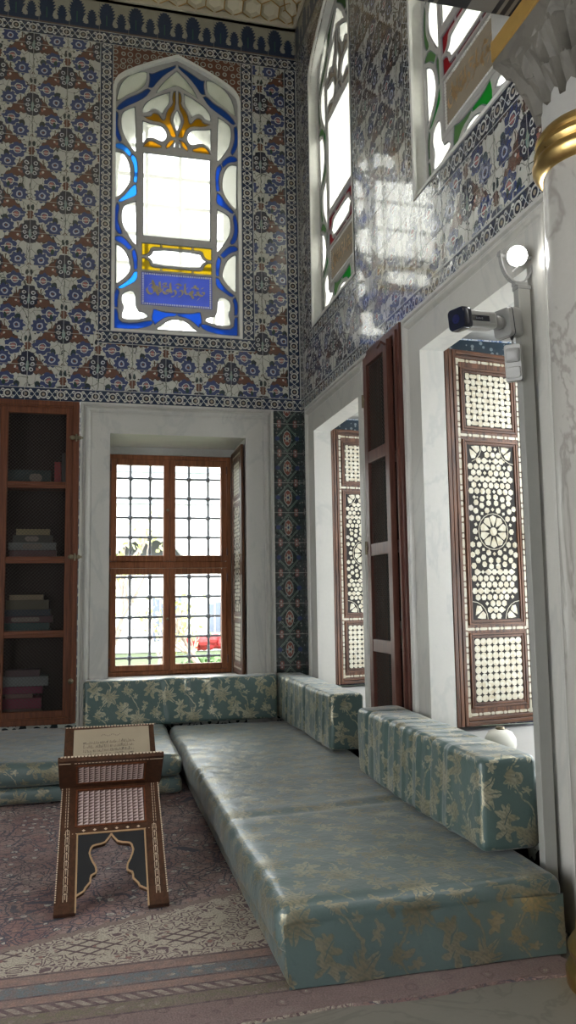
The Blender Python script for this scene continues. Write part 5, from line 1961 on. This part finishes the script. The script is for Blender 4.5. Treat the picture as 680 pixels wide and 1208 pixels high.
link('gilt_moulding', mb, 'gilt_paint', colm, bev=.008)
# painted tie beam reaching the capital
mb = MB()
mb.box(-2.9, CX - .293, 2.76, 2.92, 4.03, 4.20)
tag(link('tie_beam', mb, 'beam_paint', bev=.004), 'painted dark and pale banded beam reaching the column capital overhead', 'beam')

# ================================================================ steel pole with lamp, camera and detector
PX, PY = 2.003, 3.330
pole = thing('steel_pole', 'square grey steel pole rising between the daybed and the marble jamb', 'pole', (PX, PY, -.012))
mb = MB()
mb.box(PX - .032, PX + .032, PY - .024, PY + .024, 0.0, 2.965)
link('post', mb, 'pole_steel', pole, bev=.004)
mb = MB()
mb.box(PX - .042, PX + .045, PY - .05, PY + .05, -.012, .004)
link('foot_plate', mb, 'pole_steel', pole)
mb = MB()
mb.box(PX - .036, PX + .036, PY - .028, PY + .028, 2.955, 2.975)
link('cap', mb, 'grey_plastic', pole, bev=.003)
lamp = thing('spot_lamp', 'lit round spotlight in a U-shaped bracket on top of the steel pole', 'lamp', (PX - .012, PY, 2.975))
LC = Vector((PX - .022, PY, 3.125))
mb = MB()
yk = [LC + Vector((-0.0 + .086 * math.cos(a), 0, .135 * math.sin(a) - .0)) for a in [PI + PI * i / 16 for i in range(17)]]
yk = [LC + Vector((-.088, 0, .02))] + yk + [LC + Vector((.088, 0, .02))]
for i in range(len(yk) - 1):
    a, b = yk[i], yk[i + 1]
    n_ = (b - a).normalized().cross(Vector((0, 1, 0))) * .0035
    mb.raw([a - n_ + Vector((0, -.013, 0)), a + n_ + Vector((0, -.013, 0)), b + n_ + Vector((0, -.013, 0)), b - n_ + Vector((0, -.013, 0)),
            a - n_ + Vector((0, .013, 0)), a + n_ + Vector((0, .013, 0)), b + n_ + Vector((0, .013, 0)), b - n_ + Vector((0, .013, 0))],
           [(0, 1, 2, 3), (7, 6, 5, 4), (0, 4, 5, 1), (1, 5, 6, 2), (2, 6, 7, 3), (3, 7, 4, 0)])
link('bracket', mb, 'grey_plastic', lamp)
mb = MB()
pv = MB()
for s in (-1, 1):
    mb.tube([LC + Vector((s * .050, 0, .0)), LC + Vector((s * .098, 0, .0))], .011, 10)
mb.tube([LC + Vector((-.035, -.02, -.088)), LC + Vector((.0, -.03, -.055))], .004, 6)
mb.box(LC.x - .020, LC.x + .045, PY - .020, PY + .020, 2.975, 2.992)
link_pieces('pivot', mb, 'grey_plastic', lamp, smooth_=True)
mb = MB()
dv = Vector((-1.0, -2.6, -.9)).normalized()
def alongd(p, prof, mb, n=24):
    a = dv.cross(Vector((0, 0, 1))).normalized()
    b = dv.cross(a).normalized()
    vs = [p + dv * z + (a * math.cos(2 * PI * k / n) + b * math.sin(2 * PI * k / n)) * r for (r, z) in prof for k in range(n)]
    fs = [(i * n + k, i * n + (k + 1) % n, (i + 1) * n + (k + 1) % n, (i + 1) * n + k) for i in range(len(prof) - 1) for k in range(n)]
    fs += [tuple(reversed(range(n))), tuple(range((len(prof) - 1) * n, len(prof) * n))]
    mb.raw(vs, fs)
alongd(LC, [(.020, -.075), (.038, -.066), (.050, -.03), (.052, .030), (.050, .036), (.046, .034)], mb)
link('housing', mb, 'grey_plastic_light', lamp, True)
mb = MB()
alongd(LC, [(.046, .030), (.044, .038), (.030, .045), (.010, .048)], mb)
link('lit_lens', mb, 'lamp_glow', lamp, True)
sl = bpy.data.lights.new('spot_lamp_light', 'SPOT')
sl.energy = 18
sl.spot_size = R(95)
sl.spot_blend = 0.6
sl.shadow_soft_size = 0.05
so = bpy.data.objects.new('spot_lamp_light', sl)
so.location = LC + dv * .07 - ORG[lamp.name]
so.rotation_euler = dv.to_track_quat('-Z', 'Y').to_euler()
so.parent = lamp
COL.objects.link(so)

# bullet camera
cc = thing('security_camera', 'grey bullet security camera with black front bracketed to the steel pole', 'camera', (PX - .032, PY, 2.74))
BZ_ = 2.775
mb = MB()
def rrect(hw, hh, r, n=5):
    pts = []
    for (cx, cy, a0) in ((hw - r, hh - r, 0), (-hw + r, hh - r, PI / 2), (-hw + r, -hh + r, PI), (hw - r, -hh + r, 1.5 * PI)):
        for i in range(n + 1):
            a = a0 + PI / 2 * i / n
            pts.append((cx + r * math.cos(a), cy + r * math.sin(a)))
    return pts
# junction box on the near-left face of the pole
def solid(mb, prof, fr):
    """prof: list of (outline, h)"""
    n = len(prof[0][0])
    vs = [fr(p[0], p[1], h) for (o_, h) in prof for p in o_]
    fs = [(i * n + k, i * n + (k + 1) % n, (i + 1) * n + (k + 1) % n, (i + 1) * n + k) for i in range(len(prof) - 1) for k in range(n)]
    fs += [tuple(reversed(range(n))), tuple(range((len(prof) - 1) * n, len(prof) * n))]
    mb.raw(vs, fs)
bd = Vector((-.935, -.34, -.13)).normalized()     # direction the box and barrel face
ba = bd.cross(Vector((0, 0, 1))).normalized()
bb_ = ba.cross(bd).normalized()
J = Vector((PX - .095, PY - .022, BZ_))
frJ = lambda a, b, h: J + ba * a + bb_ * b + bd * h
S1 = rrect(.055, .070, .02)
sc_ = lambda q, k: [(p[0] * k, p[1] * k) for p in q]
solid(mb, [(sc_(S1, .92), -.045), (S1, -.035), (S1, .028), (sc_(S1, .93), .045)], frJ)
link('junction_box', mb, 'grey_plastic', cc, True)
mb = MB()
solid(mb, [(sc_(S1, 1.015), .020), (sc_(S1, 1.015), .024)], frJ)
link('seam', mb, 'black_gloss', cc)
mb = MB()
mb.tube([frJ(0, 0, .03), frJ(0, 0, .070)], .028, 18)
mb.ball(frJ(0, 0, .080), .034, 18, 12)
link('ball_joint', mb, 'grey_plastic', cc, True)
K = frJ(0, .004, .115)
frK = lambda a, b, h: K + ba * a + bb_ * b + bd * h
B1 = rrect(.043, .043, .018)
mb = MB()
solid(mb, [(sc_(B1, .6), -.005), (sc_(B1, .85), .004), (sc_(B1, .92), .02), (sc_(B1, .95), .185), (sc_(B1, .95), .19)], frK)
link('barrel', mb, 'grey_plastic_light', cc, True)
mb = MB()
solid(mb, [(sc_(B1, 1.12), .183), (sc_(B1, 1.18), .190), (sc_(B1, 1.18), .226), (sc_(B1, 1.10), .236)], frK)
link('front_hood', mb, 'black_gloss', cc, True)
mb = MB()
def disc(rr, h): return [(rr * math.cos(2 * PI * i / 24), rr * math.sin(2 * PI * i / 24)) for i in range(24)]
solid(mb, [(disc(.022, 0), .234), (disc(.021, 0), .2375), (disc(.013, 0), .2365), (disc(.011, 0), .239)], frK)
link('lens', mb, 'lens_glass', cc, True)
mb = MB()
frL = lambda a, b, h: K + bd * a + bb_ * b - ba * h * 1.0
sgn = 1 if (frL(0, 0, .05) - Vector((0, 0, 1.5))).length < (frL(0, 0, -.05) - Vector((0, 0, 1.5))).length else -1
frL2 = lambda a, b, h: frL(a, b, sgn * h)
mb.prism(rect(.060, .178, -.014, .012), frL2, .0405, .0420)
lbp = link('name_plate', mb, 'black_gloss', cc)
mb = MB()
for i, wd in enumerate((.006, .005, .006, .005, .006)):
    a = .150 - i * .0095
    mb.prism(rect(a - wd, a, -.0055, -.0035), frL2, .0420, .0424)
    mb.prism(rect(a - wd, a - wd + .0015, -.0055, .0020), frL2, .0420, .0424)
    if i % 2 == 0:
        mb.prism(rect(a - wd, a, .0002, .0020), frL2, .0420, .0424)
link('white_lettering', mb, 'logo_white', lbp)
mb = MB()
mb.prism(rect(.018, .055, -.020, .020), frL2, .0402, .0412)
link('spec_label', mb, 'grey_plastic', cc)

# motion detector under the camera
pd = thing('motion_detector', 'small pale motion detector fixed to the steel pole under the camera', 'sensor', (PX - .06, PY - .03, 2.48))
J2 = Vector((PX - .080, PY - .035, 2.580))
dd_ = Vector((-.62, -.78, -.18)).normalized()
da = dd_.cross(Vector((0, 0, 1))).normalized()
db = da.cross(dd_).normalized()
frD = lambda a, b, h: J2 + da * a + db * b + dd_ * h
mb = MB()
body = [(-.036, -.085), (.036, -.085), (.042, .085), (-.042, .085)]
S2 = [(p[0], p[1]) for p in rrect(.040, .088, .012)]
solid(mb, [(S2, -.020), (S2, .010), ([(p[0] * .92, p[1] * .96) for p in S2], .026)], frD)
link('body', mb, 'grey_plastic_light', pd, True)
mb = MB()
S3 = rrect(.033, .034, .01)
solid(mb, [([(p[0], p[1] + .035) for p in S3], .024), ([(p[0] * .95, p[1] * .9 + .035) for p in S3], .036), ([(p[0] * .7, p[1] * .6 + .035) for p in S3], .041)], frD)
link('sensor_window', mb, 'grey_plastic', pd, True)
mb = MB()
solid(mb, [([(p[0], p[1] * .8 - .045) for p in S3], .024), ([(p[0] * .9, p[1] * .7 - .045) for p in S3], .034)], frD)
link('lower_window', mb, 'grey_plastic_light', pd, True)
mb = MB()
mb.tube([frD(0, .088, -.01), frD(.0, .12, -.005), J + Vector((.02, .0, -.06))], .010, 8)
link('bracket', mb, 'grey_plastic', pd, True)

# ================================================================ the garden beyond the lower window
def grass_fn():
    v = objc()
    n = noi(v, 1.2, 5, .7)
    return {'Base Color': mixc(n, (0.055, 0.075, 0.030), (0.10, 0.12, 0.055)), 'Roughness': .9}
mat('grass', grass_fn)
mb = MB()
mb.face([(-40, 9.4, -.55), (40, 9.4, -.55), (40, 60, -.50), (-40, 60, -.50)])
g = link('lawn', mb, 'grass', recalc=False)
g['kind'] = 'structure'
simple('stucco', (0.60, 0.60, 0.58), .9, scale=2)
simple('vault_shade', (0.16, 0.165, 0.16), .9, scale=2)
simple('lead_roof', (0.32, 0.36, 0.38), .7)
simple('window_dark', (0.10, 0.12, 0.16), .3)
simple('red_paint', (0.30, 0.02, 0.02), .6)
simple('bark', (0.30, 0.24, 0.20), .9)
simple('bud_leaf', (0.42, 0.44, 0.18), .8)
simple('hedge_leaf', (0.10, 0.18, 0.06), .8)
pav = thing('arcade_building', 'white building with round arches across the garden, seen through the wooden window', 'building', (6, 30, -.5))
mb = MB()
# front wall with arches
outl = [(-14, -.5), (-14, 9.0), (20, 9.0), (20, -.5)]
holes = []
for k in range(5):
    cx = -6.6 + 4.3 * k
    holes.append([(cx - 1.5 * math.cos(PI * i / 12), 2.35 + 1.35 * math.sin(PI * i / 12)) for i in range(13)])
mb.prism(outl, lambda a, b, h: (a, 30 - h, b), 0, -.5, holes)
wl = link('wall', mb, 'stucco', pav)
mb = MB()
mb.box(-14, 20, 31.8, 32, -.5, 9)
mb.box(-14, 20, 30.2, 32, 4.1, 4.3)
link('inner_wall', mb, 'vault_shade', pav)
mb = MB()
for z in (5.0, 6.2):
    mb.box(-14, 20, 29.75, 30.0, z, z + .16)
link('cornice', mb, 'lead_roof', pav)
for (x0, x1, z0, z1, mn_, nm_) in ((-1.2, 0.1, .30, 1.0, 'window_dark', 'window'), (2.15, 3.2, -.1, 1.55, 'window_dark', 'doorway'), (4.2, 5.2, .2, 1.3, 'window_dark', 'window')):
    mb = MB()
    mb.box(x0, x1, 29.9, 30.05, z0, z1)
    w_ = link(nm_, mb, mn_, pav)
    mb = MB()
    for i in range(1, 4):
        xx = x0 + (x1 - x0) * i / 4
        mb.box(xx - .02, xx + .02, 29.86, 29.9, z0, z1)
    link('glazing_bar', mb, 'stucco', w_)
mb = MB()
for i in range(46):
    mb.ball((3.0 + i * .06, 25.7 + .2 * math.sin(i * 5.1), 0.05 + .10 * math.sin(i * 2.2)), .17, 8, 6)
tag(link('flower_bed', mb, 'red_paint'), 'band of red flowers in front of the arcade, seen through the right window panes', 'flowers')
def tree(name_label, x, y, hgt, seed, leaves):
    rd = random.Random(seed)
    t = thing('bare_tree', name_label, 'tree', (x, y, -.5), 0, 'garden trees outside the wooden window')
    mb, lf = MB(), MB()
    def grow(p, d, L, r, dep):
        pts = [p]
        q = p.copy()
        dd = d.copy()
        for i in range(4):
            dd = (dd + Vector((rd.uniform(-.25, .25), rd.uniform(-.2, .2), rd.uniform(-.05, .15)))).normalized()
            q = q + dd * L / 4
            pts.append(q.copy())
        mb.tube(pts, [r * (1 - .13 * i) for i in range(5)], 6)
        if dep <= 1:
            for _ in range(leaves):
                c = pts[rd.randint(1, 4)] + Vector((rd.uniform(-.25, .25), rd.uniform(-.25, .25), rd.uniform(-.2, .2)))
                a, b = Vector((rd.uniform(-1, 1), rd.uniform(-1, 1), rd.uniform(-1, 1))).normalized() * .07, Vector((rd.uniform(-1, 1), rd.uniform(-1, 1), rd.uniform(-1, 1))).normalized() * .04
                lf.face([c - a, c - b, c + a, c + b])
        if dep == 0:
            return
        for _ in range(3):
            nd = (dd + Vector((rd.uniform(-.8, .8), rd.uniform(-.6, .6), rd.uniform(-.1, .7)))).normalized()
            grow(pts[rd.randint(2, 4)], nd, L * .68, r * .55, dep - 1)
    grow(Vector((x, y, -.5)), Vector((rd.uniform(-.2, .35), 0, 1)).normalized(), hgt, .07, 3)
    link('branches', mb, 'bark', t, True)
    if lf.v:
        link('leaves', lf, 'bud_leaf', t, recalc=False)
tree('budding tree leaning across the left panes outside the wooden window', 0.2, 13.0, 1.6, 3, 5)
tree('small bare tree outside the lower left panes', 1.1, 16.0, 1.1, 5, 2)
tree('bare shrub-like tree outside the lower right panes', 2.1, 15.0, 1.0, 9, 3)
mb = MB()
rd = random.Random(2)
for i in range(500):
    c = Vector((rd.uniform(2.2, 5.0), rd.uniform(19.5, 20.5), -.5 + rd.random() ** 1.5 * .5))
    a, b = Vector((rd.uniform(-1, 1), rd.uniform(-1, 1), rd.uniform(-1, 1))).normalized() * .12, Vector((rd.uniform(-1, 1), rd.uniform(-1, 1), rd.uniform(-1, 1))).normalized() * .08
    mb.face([c - a, c - b, c + a, c + b])
tag(link('hedge', mb, 'hedge_leaf', recalc=False), 'low green hedge on the lawn outside the wooden window', 'hedge')
